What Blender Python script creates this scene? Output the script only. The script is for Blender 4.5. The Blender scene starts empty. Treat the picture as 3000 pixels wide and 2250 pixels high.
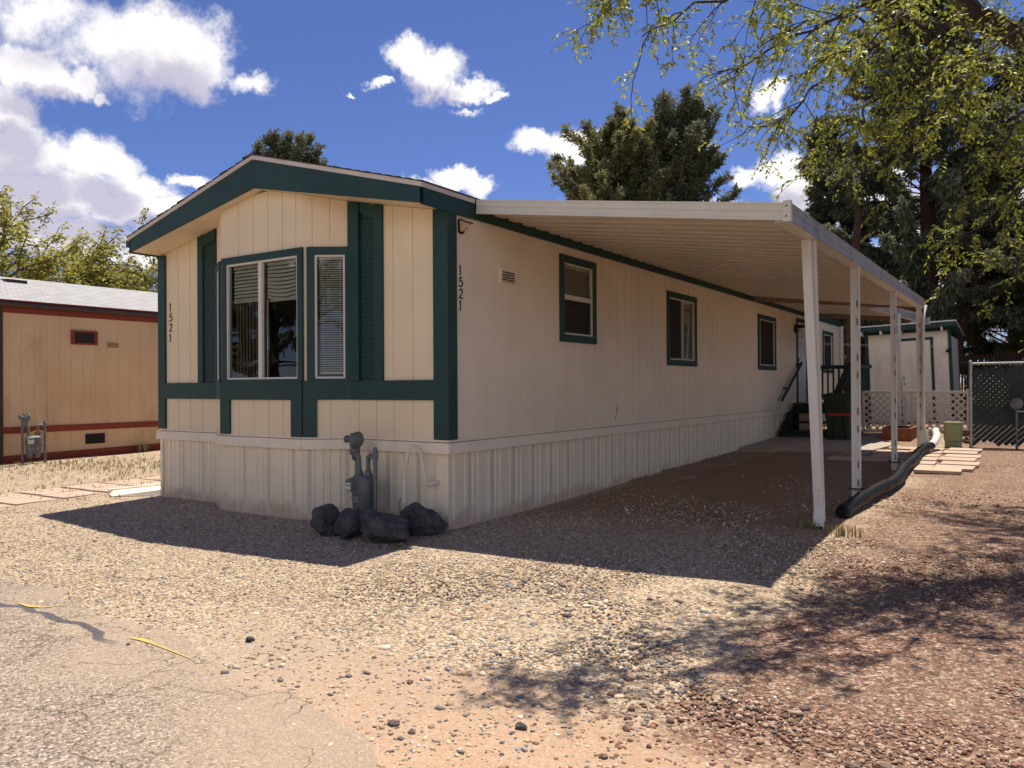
import bpy, math, random
import numpy as np
from mathutils import Vector, Matrix
random.seed(7); rng = np.random.default_rng(7)
S = bpy.context.scene; COL = S.collection
R_ = math.radians

# ------------------------------------------------------------------ camera
cam = bpy.data.cameras.new("camera"); co = bpy.data.objects.new("camera", cam); COL.objects.link(co)
def cam_matrix(yaw, pitch, roll, loc):
    cy, sy, cp, sp = math.cos(yaw), math.sin(yaw), math.cos(pitch), math.sin(pitch)
    f = Vector((-sy*cp, cy*cp, sp)); r = Vector((cy, sy, 0)); u = r.cross(f)
    r2 = r*math.cos(roll)+u*math.sin(roll); u2 = u*math.cos(roll)-r*math.sin(roll)
    m = Matrix((r2, u2, -f)).transposed().to_4x4(); m.translation = loc; return m
co.matrix_world = cam_matrix(.5822, .0034, -.0058, (5.131, -6.569, 1.5))
cam.sensor_width = 36; cam.lens = 36*2320.27/3000; cam.clip_start = .05; cam.clip_end = 3000
S.camera = co
S.render.resolution_x = 1024; S.render.resolution_y = 768
S.view_settings.view_transform = 'Standard'; S.view_settings.look = 'None'
S.view_settings.gamma = 1; S.view_settings.use_curve_mapping = False
EXPO = .54
S.view_settings.exposure = EXPO

# ------------------------------------------------------------------ node helpers
class NT:
    def __init__(s, nt): s.nt = nt; s.n = nt.nodes; s.l = nt.links
    def node(s, typ, ins=None, **kw):
        n = s.n.new(typ)
        for k, v in kw.items(): setattr(n, k, v)
        for k, v in (ins or {}).items():
            sk = n.inputs[k]
            if isinstance(v, bpy.types.NodeSocket): s.l.new(v, sk)
            elif hasattr(v, 'outputs'): s.l.new(v.outputs[0], sk)
            else: sk.default_value = v
        return n
    def math(s, op, a, b=None, c=None, clamp=False):
        n = s.node('ShaderNodeMath', {0: a, **({1: b} if b is not None else {}), **({2: c} if c is not None else {})}, operation=op)
        n.use_clamp = clamp; return n.outputs[0]
    def vmath(s, op, a, b=None, out=0):
        n = s.node('ShaderNodeVectorMath', {0: a, **({1: b} if b is not None else {})}, operation=op); return n.outputs[out]
    def mix(s, f, a, b, blend='MIX'):
        n = s.n.new('ShaderNodeMix'); n.data_type = 'RGBA'; n.blend_type = blend
        for i, v in ((0, f), (6, a), (7, b)):
            if isinstance(v, bpy.types.NodeSocket): s.l.new(v, n.inputs[i])
            elif i and len(v) == 3: n.inputs[i].default_value = (*v, 1)
            else: n.inputs[i].default_value = v
        return n.outputs[2]
    def noise(s, vec, scale, detail=3, rough=.55, out=0, dist=0):
        n = s.node('ShaderNodeTexNoise', {'Vector': vec, 'Scale': scale, 'Detail': detail, 'Roughness': rough, 'Distortion': dist}); return n.outputs[out]
    def ramp(s, fac, stops, interp='LINEAR'):
        n = s.node('ShaderNodeValToRGB', {0: fac}); r = n.color_ramp; r.interpolation = interp
        while len(r.elements) < len(stops): r.elements.new(.5)
        for e, (p, c) in zip(r.elements, stops):
            e.position = p; e.color = (*c, 1) if len(c) == 3 else c
        return n.outputs[0]
    def mrange(s, v, a, b, c=0., d=1., typ='SMOOTHSTEP'):
        n = s.node('ShaderNodeMapRange', {0: v, 1: a, 2: b, 3: c, 4: d}, interpolation_type=typ); return n.outputs[0]

# ------------------------------------------------------------------ world: sky and clouds
SUN = Vector((-.12, 1.27, 3.75)).normalized()
W = bpy.data.worlds.new("World"); S.world = W; W.use_nodes = True
w = NT(W.node_tree); w.n.clear()
sky = w.node('ShaderNodeTexSky', sky_type='NISHITA', sun_disc=False)
sky.sun_elevation = math.asin(SUN.z); sky.sun_rotation = math.atan2(SUN.x, SUN.y)
sky.altitude = 1500; sky.air_density = 1.0; sky.dust_density = .3; sky.ozone_density = 3.5
SKYSTR = .074
# camera-independent cloud blobs: (azimuth deg clockwise from +Y, elevation deg, half width deg, half height deg, weight)
def cl_dir(az, el):
    a, e = R_(az), R_(el); return Vector((math.sin(a)*math.cos(e), math.cos(a)*math.cos(e), math.sin(e)))
CL = [(-56.6,21.8,3.79,2.43,1.15),(-59.6,20.8,3.11,2.7,0.62),(-63.7,21.9,3.84,1.98,0.62),(-54.0,20.9,1.59,1.94,1.0),(-51.4,20.1,1.55,0.62,0.7),(-64.2,18.7,3.26,1.31,1.2),(-61.2,18.5,1.01,0.87,1.1),(-60.0,17.6,0.57,0.38,0.9),(-65.3,16.3,1.72,1.41,1.1),(-64.6,14.3,3.21,1.54,1.3),(-60.8,14.4,2.3,1.27,1.2),(-58.3,13.2,2.43,0.98,1.1),(-55.2,14.1,1.16,0.53,1.05),(-62.6,12.1,5.3,1.48,1.3),(-57.5,12.0,2.69,0.99,1.05),(-64.4,9.5,6.49,1.67,1.2),(-57.7,9.4,3.36,1.33,0.9),(-41.0,22.4,1.42,1.09,1.15),(-39.3,21.5,2.34,1.26,1.15),(-36.3,20.6,1.7,0.65,1.05),(-34.5,20.1,0.64,0.26,0.9),(-43.3,20.6,0.66,0.3,0.85),(-45.0,20.0,0.35,0.18,0.8),(-36.3,19.4,0.97,0.23,0.72),(-37.3,14.6,2.18,0.67,1.15),(-35.5,14.2,1.22,0.84,1.1),(-39.7,13.8,1.45,0.52,1.0),(-31.0,17.0,1.78,0.95,1.15),(-28.6,16.8,2.13,1.13,1.2),(-26.6,17.5,1.86,0.84,1.1),(-24.4,16.2,2.34,1.29,1.1),(-15.9,14.8,1.37,0.68,1.1),(-14.0,15.0,1.73,1.13,1.15),(-12.1,13.3,2.14,2.02,1.15),(-9.5,12.4,2.7,1.77,1.1),(-14.6,18.7,1.15,0.75,1.05),(-2.1,16.8,2.09,0.57,1.0),(-3.1,10.7,4.49,2.73,1.15),(-6.0,7.1,7.05,1.96,1.0),(-23.5,11.8,7.25,1.43,0.9)]+[(-172,11,20,5,1.2),(-140,14,20,6,1.2),(165,13,22,6,1.2),(130,12,20,5,1.1),(-110,12,18,5,1.1),(100,14,18,6,1.1),(178,24,16,4,1.),(150,30,14,4,.9),(-150,28,12,4,.9),(70,11,14,5,1.)]  # second list: unseen clouds added out of view to light the facade
tc = w.node('ShaderNodeTexCoord').outputs['Generated']
d0 = w.vmath('NORMALIZE', tc)
def cloud_field(vec):
    nz = w.node('ShaderNodeTexNoise', {'Vector': vec, 'Scale': 8., 'Detail': 7., 'Roughness': .66})
    off = w.vmath('SCALE', w.vmath('SUBTRACT', nz.outputs['Color'], (.5, .5, .5))); off.node.inputs['Scale'].default_value = .10
    v = w.vmath('ADD', vec, off); acc = None
    for az, el, hw, hh, wt in CL:
        m = w.node('ShaderNodeMapping', {'Vector': v}, vector_type='TEXTURE')
        m.inputs['Location'].default_value = cl_dir(az, el)
        m.inputs['Rotation'].default_value = (0, 0, R_(-az))
        m.inputs['Scale'].default_value = (R_(hw)*1.25, 1.2, R_(hh)*1.25)
        b = w.math('MULTIPLY_ADD', w.vmath('LENGTH', m.outputs[0], out=1), -wt, wt)
        acc = b if acc is None else w.math('SMOOTH_MAX', acc, b, .12)
    return acc
f0 = cloud_field(d0)
f1 = cloud_field(w.vmath('ADD', d0, (-.008, 0, .035)))
fine = w.noise(d0, 38., 5, .65); mid = w.noise(d0, 7., 4, .6)
dens = w.mrange(w.math('ADD', f0, w.math('MULTIPLY_ADD', fine, .9, -.45)), -.04, .60)
shade = w.mrange(w.math('ADD', w.math('SUBTRACT', f1, 0), w.math('MULTIPLY_ADD', mid, .9, -.45)), -.05, .75)
ccol = w.mix(shade, (.96, .93, .91), (.50, .48, .59))
skc = w.mix(1., sky.outputs[0], (.70, .74, 1.06), 'MULTIPLY')
bg1 = w.node('ShaderNodeBackground', {0: skc, 1: SKYSTR}); fill_gain = w.mrange(w.node('ShaderNodeSeparateXYZ', {0: d0}).outputs[1], .1, -.6, .84, 1.6)  # added gain: clouds behind the camera glow brighter as facade fill
bg2 = w.node('ShaderNodeBackground', {0: ccol, 1: fill_gain})
mx = w.node('ShaderNodeMixShader', {0: dens, 1: bg1, 2: bg2}); w.node('ShaderNodeOutputWorld', {0: mx})

# ------------------------------------------------------------------ sun
sl = bpy.data.lights.new("sun", 'SUN'); so = bpy.data.objects.new("sun", sl); COL.objects.link(so)
sl.energy = 4.9; sl.angle = R_(.53); sl.color = (1, .925, .80)
so.rotation_euler = SUN.to_track_quat('Z', 'Y').to_euler(); so.location = (0, 0, 20)

# ------------------------------------------------------------------ mesh helpers
def thing(name, label, cat, loc=(0, 0, 0), group=None):
    o = bpy.data.objects.new(name, None); COL.objects.link(o); o.location = loc
    o['label'] = label; o['category'] = cat
    if group: o['group'] = group
    return o
def tag(o, label, cat, group=None, kind=None):
    if label: o['label'] = label
    if cat: o['category'] = cat
    if group: o['group'] = group
    if kind: o['kind'] = kind
    return o
def world_off(p):
    v = Vector((0, 0, 0))
    while p: v += Vector(p.location); p = p.parent
    return v
class Fr:
    """local frame: u along, z up, n outward"""
    def __init__(s, o, u, n, z=(0, 0, 1)): s.o, s.u, s.n, s.z = Vector(o), Vector(u).normalized(), Vector(n).normalized(), Vector(z).normalized()
    def p(s, u, z, n=0): return s.o+s.u*u+s.z*z+s.n*n
WF = Fr((0, 0, 0), (1, 0, 0), (0, 1, 0))
class MB:
    def __init__(s): s.v = []; s.f = []
    def quad(s, *p):
        i = len(s.v); s.v += [tuple(q) for q in p]; s.f.append(tuple(range(i, i+len(p))))
    def hexa(s, P):
        i = len(s.v); s.v += [tuple(q) for q in P]
        for f in ((0, 3, 2, 1), (4, 5, 6, 7), (0, 1, 5, 4), (1, 2, 6, 5), (2, 3, 7, 6), (3, 0, 4, 7)): s.f.append(tuple(i+k for k in f))
        return s
    def box(s, x0, x1, y0, y1, z0, z1):
        return s.hexa([(x0, y0, z0), (x1, y0, z0), (x1, y1, z0), (x0, y1, z0), (x0, y0, z1), (x1, y0, z1), (x1, y1, z1), (x0, y1, z1)])
    def fb(s, F, u0, u1, z0, z1, n0, n1):
        return s.hexa([F.p(u0, z0, n0), F.p(u1, z0, n0), F.p(u1, z0, n1), F.p(u0, z0, n1), F.p(u0, z1, n0), F.p(u1, z1, n0), F.p(u1, z1, n1), F.p(u0, z1, n1)])
    def beam(s, a, b, w_, h, up=(0, 0, 1)):
        a, b = Vector(a), Vector(b); d = (b-a).normalized(); r = d.cross(Vector(up)).normalized()*(w_/2); u = r.cross(d).normalized()*(h/2)
        return s.hexa([a-r-u, a+r-u, b+r-u, b-r-u, a-r+u, a+r+u, b+r+u, b-r+u])
    def prism(s, A, B):
        i = len(s.v); n = len(A); s.v += [tuple(q) for q in A]+[tuple(q) for q in B]
        s.f.append(tuple(range(i+n-1, i-1, -1))); s.f.append(tuple(range(i+n, i+2*n)))
        for k in range(n): s.f.append((i+k, i+(k+1) % n, i+n+(k+1) % n, i+n+k))
        return s
    def tube(s, pts, rad, n=8, cap=True):
        pts = [Vector(p) for p in pts]; rad = rad if hasattr(rad, '__len__') else [rad]*len(pts)
        base = len(s.v); ref = None
        for k, p in enumerate(pts):
            d = (pts[min(k+1, len(pts)-1)]-pts[max(k-1, 0)]).normalized()
            if ref is None: ref = d.orthogonal().normalized()
            ref = (ref-d*ref.dot(d)).normalized(); b = d.cross(ref)
            for j in range(n):
                a = 2*math.pi*j/n; s.v.append(tuple(p+(ref*math.cos(a)+b*math.sin(a))*rad[k]))
        for k in range(len(pts)-1):
            for j in range(n):
                a, b2 = base+k*n+j, base+k*n+(j+1) % n; s.f.append((a, b2, b2+n, a+n))
        if cap:
            s.f.append(tuple(base+j for j in range(n-1, -1, -1))); q = base+(len(pts)-1)*n; s.f.append(tuple(q+j for j in range(n)))
        return s
    def lathe(s, o, axis, prof, n=20):
        o = Vector(o); ax = Vector(axis).normalized()
        return s.tube([o+ax*h for h, r in prof], [max(r, 1e-4) for h, r in prof], n)
    def build(s, name, mat, parent=None, loc=None, smooth=False, bevel=0, label=None):
        me = bpy.data.meshes.new(name); off = world_off(parent) if parent else Vector(loc or (0, 0, 0))
        me.from_pydata([(x-off.x, y-off.y, z-off.z) for x, y, z in s.v], [], s.f); me.materials.append(mat)
        o = bpy.data.objects.new(name, me); COL.objects.link(o)
        if parent: o.parent = parent
        else: o.location = off
        if getattr(s, 'mi', None):
            for mm in s.mats: me.materials.append(mm)
            me.polygons.foreach_set('material_index', [s.mi.get(i, 0) for i in range(len(s.f))])
        if smooth:
            me.polygons.foreach_set('use_smooth', [True]*len(me.polygons))
            m = o.modifiers.new('es', 'EDGE_SPLIT'); m.split_angle = R_(40)
        if bevel:
            m = o.modifiers.new('bv', 'BEVEL'); m.width = bevel; m.segments = 2; m.limit_method = 'ANGLE'
        if label: o['label'] = label
        return o
def np_mesh(name, V, F, mat, parent=None, col=None, smooth=False, loc=(0, 0, 0)):
    me = bpy.data.meshes.new(name); V = np.asarray(V, np.float32); off = np.array(world_off(parent) if parent else loc, np.float32)
    F = np.asarray(F, np.int32); k = F.shape[1]
    me.vertices.add(len(V)); me.vertices.foreach_set('co', (V-off).ravel())
    me.loops.add(F.size); me.loops.foreach_set('vertex_index', F.ravel())
    me.polygons.add(len(F)); me.polygons.foreach_set('loop_start', np.arange(0, F.size, k, dtype=np.int32)); me.polygons.foreach_set('loop_total', np.full(len(F), k, np.int32))
    if smooth: me.polygons.foreach_set('use_smooth', np.ones(len(F), bool))
    me.update(calc_edges=True)
    if col is not None:
        a = me.color_attributes.new('tint', 'FLOAT_COLOR', 'POINT'); a.data.foreach_set('color', np.asarray(col, np.float32).ravel())
    me.materials.append(mat); o = bpy.data.objects.new(name, me); COL.objects.link(o)
    if parent: o.parent = parent
    else: o.location = loc
    return o
def clone(root, loc, label=None, rotz=None, group=None):
    r = root.copy(); COL.objects.link(r); r.location = loc
    if rotz is not None: r.rotation_euler[2] = rotz
    if label: r['label'] = label
    if group: r['group'] = group
    for ch in list(root.children):
        c = ch.copy(); COL.objects.link(c); c.parent = r
        for g in ch.children: d = g.copy(); COL.objects.link(d); d.parent = c
    return r

# ------------------------------------------------------------------ materials
def mat(name, col, rough=.7, metal=0., spec=.4, var=.0, vscale=3., bump=0., bscale=60., stretch=(1, 1, 1), dirt=None, dscale=2., darea=(.5, .75), vcol=None, splash=False):
    m = bpy.data.materials.new(name); m.use_nodes = True; t = NT(m.node_tree); p = t.n['Principled BSDF']
    g = t.node('ShaderNodeNewGeometry').outputs['Position']
    v = t.node('ShaderNodeMapping', {'Vector': g, 'Scale': stretch}).outputs[0]
    c = (*col, 1); c = t.node('ShaderNodeRGB'); c.outputs[0].default_value = (*col, 1); c = c.outputs[0]
    if var: c = t.mix(t.mrange(t.noise(g, vscale, 4), .3, .7, 0, 1), c, vcol or tuple(x*(1-var) for x in col))
    if dirt: c = t.mix(t.math('MULTIPLY', t.mrange(t.noise(v, dscale, 5, .65), *darea), .8), c, dirt)
    t.l.new(c, p.inputs['Base Color']); p.inputs['Roughness'].default_value = rough; p.inputs['Metallic'].default_value = metal
    p.inputs['Specular IOR Level'].default_value = spec
    if splash:
        z_ = t.node('ShaderNodeSeparateXYZ', {0: g}).outputs[2]
        c = t.mix(t.math('MULTIPLY', t.mrange(t.math('ADD', z_, t.math('MULTIPLY_ADD', t.noise(g, 4., 5, .7), -.5, .25)), .02, .22, 1, 0), .6), c, (.42, .26, .16)); t.l.new(c, p.inputs['Base Color'])
    if bump:
        b = t.node('ShaderNodeBump', {'Height': t.noise(v, bscale, 4, .6), 'Strength': 1., 'Distance': bump}); t.l.new(b.outputs[0], p.inputs['Normal'])
    return m
def wood_paint(name, col, var=.1, dirt=None, darea=(.6, .8), rough=.6, grain=.004):
    return mat(name, col, rough, var=var, vscale=1.3, bump=grain, bscale=14, stretch=(9, 9, .8), dirt=dirt, dscale=.35, darea=darea)
M = {}
M['cream'] = wood_paint('cream_siding', (.79, .655, .44), .07, dirt=(.68, .58, .43))
M['cream_side'] = wood_paint('cream_side_siding', (.80, .69, .52), .08, dirt=(.70, .61, .48))
M['soffit'] = mat('soffit_paint', (.74, .60, .42), .7, var=.1, bump=.002, bscale=20)
M['green'] = mat('green_trim_paint', (.009, .050, .042), .5, var=.25, vscale=2.2, vcol=(.007, .036, .038), bump=.003, bscale=12, stretch=(2, 2, 6))
M['shutter'] = mat('shutter_green', (.007, .034, .030), .55, var=.2)
M['skirt'] = mat('skirting_vinyl', (.80, .70, .51), .5, var=.06, dirt=(.62, .51, .34), dscale=1.2, stretch=(3, 3, .7), darea=(.55, .85), splash=True)
M['white'] = mat('white_paint', (.68, .66, .60), .5, var=.06, dirt=(.5, .45, .38), dscale=2.5, darea=(.62, .85))
M['alu'] = mat('weathered_white_aluminium', (.66, .64, .55), .45, var=.08, dirt=(.42, .38, .32), dscale=1.6, stretch=(1, 1, 3), darea=(.6, .9))
M['alu_grey'] = mat('grey_aluminium', (.38, .38, .36), .5, metal=.3, var=.2, dirt=(.2, .2, .2), dscale=3)
M['panel'] = mat('carport_panel', (.62, .54, .43), .4, var=.07)
M['drip'] = mat('drip_edge', (.62, .57, .50), .5, var=.1)
M['shingle'] = mat('dark_shingle', (.07, .05, .045), .9, var=.4, vscale=20, bump=.01, bscale=60)
M['winframe'] = mat('window_aluminium', (.66, .62, .55), .4, var=.05)
M['blind'] = mat('blind_slat', (.66, .66, .58), .5)
M['dark'] = mat('interior_dark', (.025, .02, .018), .9)
M['curtain'] = mat('curtain_cloth', (.20, .15, .12), .9, var=.3, vscale=8, stretch=(9, 9, .1))
M['screen'] = mat('solar_screen', (.018, .014, .016), .8)
M['black'] = mat('black_plastic', (.010, .010, .010), .5, spec=.2, var=.2, bump=.004, bscale=30)
M['meter'] = mat('meter_grey_paint', (.12, .13, .13), .5, var=.15, vscale=15, dirt=(.14, .12, .1), dscale=8)
M['pipe'] = mat('gas_pipe_grey', (.14, .15, .15), .45, var=.2, vscale=20)
M['pvc'] = mat('white_pipe_paint', (.66, .60, .50), .45, var=.1, vscale=12)
M['dial'] = mat('dial_white', (.55, .55, .48), .4)
M['chalk'] = mat('chalk_writing', (.45, .46, .44), .9)
M['rock'] = mat('lava_rock', (.045, .043, .046), .85, var=.5, vscale=9, vcol=(.11, .10, .10), bump=.06, bscale=22, dirt=(.14, .11, .09), dscale=5, darea=(.55, .75))
M['brown_rock'] = mat('brown_rock', (.20, .14, .11), .9, var=.4, vscale=12, bump=.02, bscale=25)
M['tan'] = mat('tan_stucco', (.64, .47, .28), .85, var=.12, vscale=1.2, vcol=(.60, .42, .24), bump=.006, bscale=70, dirt=(.50, .33, .18), dscale=.5, stretch=(2, 2, .7), darea=(.55, .7))
M['rust'] = mat('rust_red_trim', (.22, .035, .018), .6, var=.15)
M['gutter'] = mat('brown_gutter', (.05, .03, .025), .4, var=.2)
M['bin'] = mat('bin_green', (.020, .036, .014), .5, var=.1)
M['redmark'] = mat('bin_red_strip', (.4, .02, .01), .6)
M['deck'] = mat('deck_dark_green', (.012, .03, .03), .6, var=.3)
M['door'] = mat('door_white', (.62, .62, .64), .45)
M['utility'] = mat('utility_green', (.24, .28, .13), .5, var=.1, dirt=(.32, .27, .16), dscale=3)
M['galv'] = mat('galvanised_steel', (.42, .42, .41), .4, metal=.7, var=.2, vscale=10)
M['slat'] = mat('privacy_slat', (.012, .032, .022), .5, var=.3)
M['shedwall'] = mat('shed_wall_paint', (.85, .76, .60), .7, var=.06, dirt=(.66, .58, .46), dscale=1., stretch=(2, 2, .6))
M['groove'] = mat('groove_paint', (.88, .79, .60), .6)  # fresher paint in the grooves, lightened also to offset their shade
M['paver_shade'] = mat('shade_dark_paver', (.22, .15, .10), .95, var=.3, vscale=4, vcol=(.30, .21, .14))  # darker copy of the paver colour, shade along the skirting painted in
M['lattice'] = mat('lattice_vinyl', (.62, .54, .42), .55, var=.06)
M['lumber'] = mat('planter_lumber', (.30, .10, .045), .75, var=.3, vscale=4, bump=.004, bscale=10, stretch=(1, 1, 10))
M['concrete'] = mat('pad_concrete', (.36, .30, .24), .9, var=.2, vscale=1.5, bump=.003, bscale=120)
M['paver'] = mat('paver_concrete', (.47, .34, .26), .9, var=.2, vscale=5, vcol=(.42, .33, .25), bump=.004, bscale=90, dirt=(.38, .24, .15), dscale=3)
M['bark'] = mat('elm_bark', (.055, .04, .032), .95, var=.4, vscale=14, bump=.03, bscale=12, stretch=(2, 2, .4))
M['redbark'] = mat('cypress_bark', (.10, .05, .035), .95, var=.5, vscale=10, bump=.05, bscale=6, stretch=(3, 3, .25))
M['greybark'] = mat('grey_bark', (.13, .11, .095), .9, var=.3, vscale=10)
M['crossbeam'] = mat('shade_brown_cross_beam', (.24, .17, .11), .6, var=.15)  # dark brown carries the shade under the carport roof
M['slot'] = mat('post_slot_shadow', (.22, .19, .17), .8)  # grey-brown stands for the shadow seen through the slots
M['redslat'] = mat('red_fence_slat', (.085, .035, .024), .8, var=.4, vscale=6)
M['digit'] = mat('house_number_brown', (.03, .022, .022), .5)
M['yellow'] = mat('yellow_spray_paint', (.62, .48, .08), .9, var=.5, vscale=60, vcol=(.36, .28, .14))
M['amber'] = mat('lamp_lens', (.55, .38, .22), .2)
M['gold'] = mat('brass', (.35, .2, .06), .4, metal=.6)
M['steel'] = mat('screw_steel', (.3, .3, .3), .4, metal=.8)
M['yhose'] = mat('yellow_gas_hose', (.75, .5, .02), .4)
def glass():
    m = bpy.data.materials.new('window_glass'); m.use_nodes = True; t = NT(m.node_tree); t.n.clear()
    g = t.node('ShaderNodeNewGeometry').outputs['Position']
    b = t.node('ShaderNodeBump', {'Height': t.noise(g, 1.4, 1), 'Distance': .006})
    tr = t.node('ShaderNodeBsdfTransparent', {0: (.80, .82, .76, 1)}); gl = t.node('ShaderNodeBsdfGlossy', {0: (1, 1, 1, 1), 'Roughness': .01, 'Normal': b})
    fr = t.node('ShaderNodeFresnel', {0: 1.5}); mxx = t.node('ShaderNodeMixShader', {0: t.math('MULTIPLY', fr.outputs[0], 1.4, clamp=True), 1: tr, 2: gl})
    t.node('ShaderNodeOutputMaterial', {0: mxx}); return m
M['glass'] = glass()
def meshscreen():
    m = bpy.data.materials.new('insect_screen'); m.use_nodes = True; t = NT(m.node_tree); t.n.clear()
    t.node('ShaderNodeOutputMaterial', {0: t.node('ShaderNodeMixShader', {0: .55, 1: t.node('ShaderNodeBsdfTransparent'), 2: t.node('ShaderNodeBsdfDiffuse', {0: (.03, .03, .03, 1)})})}); return m
M['mesh'] = meshscreen()
def leafmat(name, c1, c2, trans=.45, gloss=.3):
    m = bpy.data.materials.new(name); m.use_nodes = True; t = NT(m.node_tree); t.n.clear()
    a = t.node('ShaderNodeAttribute', attribute_name='tint').outputs['Fac']
    c = t.mix(a, c1, c2)
    d = t.node('ShaderNodeBsdfPrincipled', {'Base Color': c, 'Roughness': gloss, 'Specular IOR Level': .5}); tl = t.node('ShaderNodeBsdfTranslucent', {0: c})
    mm = t.node('ShaderNodeMixShader', {0: trans, 1: d, 2: tl}); t.node('ShaderNodeOutputMaterial', {0: mm}); return m
M['elm_leaf'] = leafmat('elm_leaf', (.16, .20, .03), (.42, .42, .06), .5, .5)
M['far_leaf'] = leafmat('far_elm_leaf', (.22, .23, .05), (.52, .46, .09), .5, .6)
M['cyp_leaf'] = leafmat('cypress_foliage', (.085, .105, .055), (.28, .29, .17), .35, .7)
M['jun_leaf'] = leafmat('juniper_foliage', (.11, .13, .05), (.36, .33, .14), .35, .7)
M['dry_leaf'] = leafmat('dry_shrub_leaf', (.25, .17, .07), (.45, .33, .16), .3, .7)
M['grass'] = leafmat('grass_blade', (.14, .15, .04), (.38, .30, .13), .3, .7)
def stonemat():
    m = bpy.data.materials.new('gravel_stone'); m.use_nodes = True; t = NT(m.node_tree); p = t.n['Principled BSDF']
    a = t.node('ShaderNodeAttribute', attribute_name='tint').outputs['Color']; t.l.new(a, p.inputs[0]); p.inputs['Roughness'].default_value = .8; return m
M['stone'] = stonemat()
def shingle_light():
    m = bpy.data.materials.new('pale_shingle'); m.use_nodes = True; t = NT(m.node_tree); p = t.n['Principled BSDF']
    g = t.node('ShaderNodeNewGeometry').outputs['Position']; sx = t.node('ShaderNodeSeparateXYZ', {0: g})
    v = t.node('ShaderNodeCombineXYZ', {0: sx.outputs[1], 1: t.math('MULTIPLY', sx.outputs[0], 1.06), 2: 0})
    br = t.node('ShaderNodeTexBrick', {'Vector': v, 'Color1': (.40, .39, .385, 1), 'Color2': (.31, .30, .30, 1), 'Mortar': (.16, .16, .17, 1), 'Scale': 1., 'Mortar Size': .011, 'Brick Width': .31, 'Row Height': .14, 'Bias': -.2})
    t.l.new(t.mix(t.mrange(t.noise(g, 60, 2), .3, .7, 0, .35), br.outputs[0], (.27, .26, .27)), p.inputs[0]); p.inputs['Roughness'].default_value = .9; return m
M['paleshingle'] = shingle_light()
def perf():
    m = bpy.data.materials.new('perforated_vinyl'); m.use_nodes = True; t = NT(m.node_tree); p = t.n['Principled BSDF']
    g = t.node('ShaderNodeNewGeometry').outputs['Position']; s = t.node('ShaderNodeSeparateXYZ', {0: g})
    u = t.math('ADD', s.outputs[0], s.outputs[1]); k = 2*math.pi/.022
    a = t.math('SINE', t.math('MULTIPLY', t.math('ADD', u, s.outputs[2]), k)); b = t.math('SINE', t.math('MULTIPLY', t.math('SUBTRACT', u, s.outputs[2]), k))
    f = t.mrange(t.math('MULTIPLY', a, b), .15, .35)
    t.l.new(t.mix(f, (.68, .60, .46), (.36, .30, .23)), p.inputs[0]); p.inputs['Roughness'].default_value = .6; return m
M['perf'] = perf()
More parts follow.
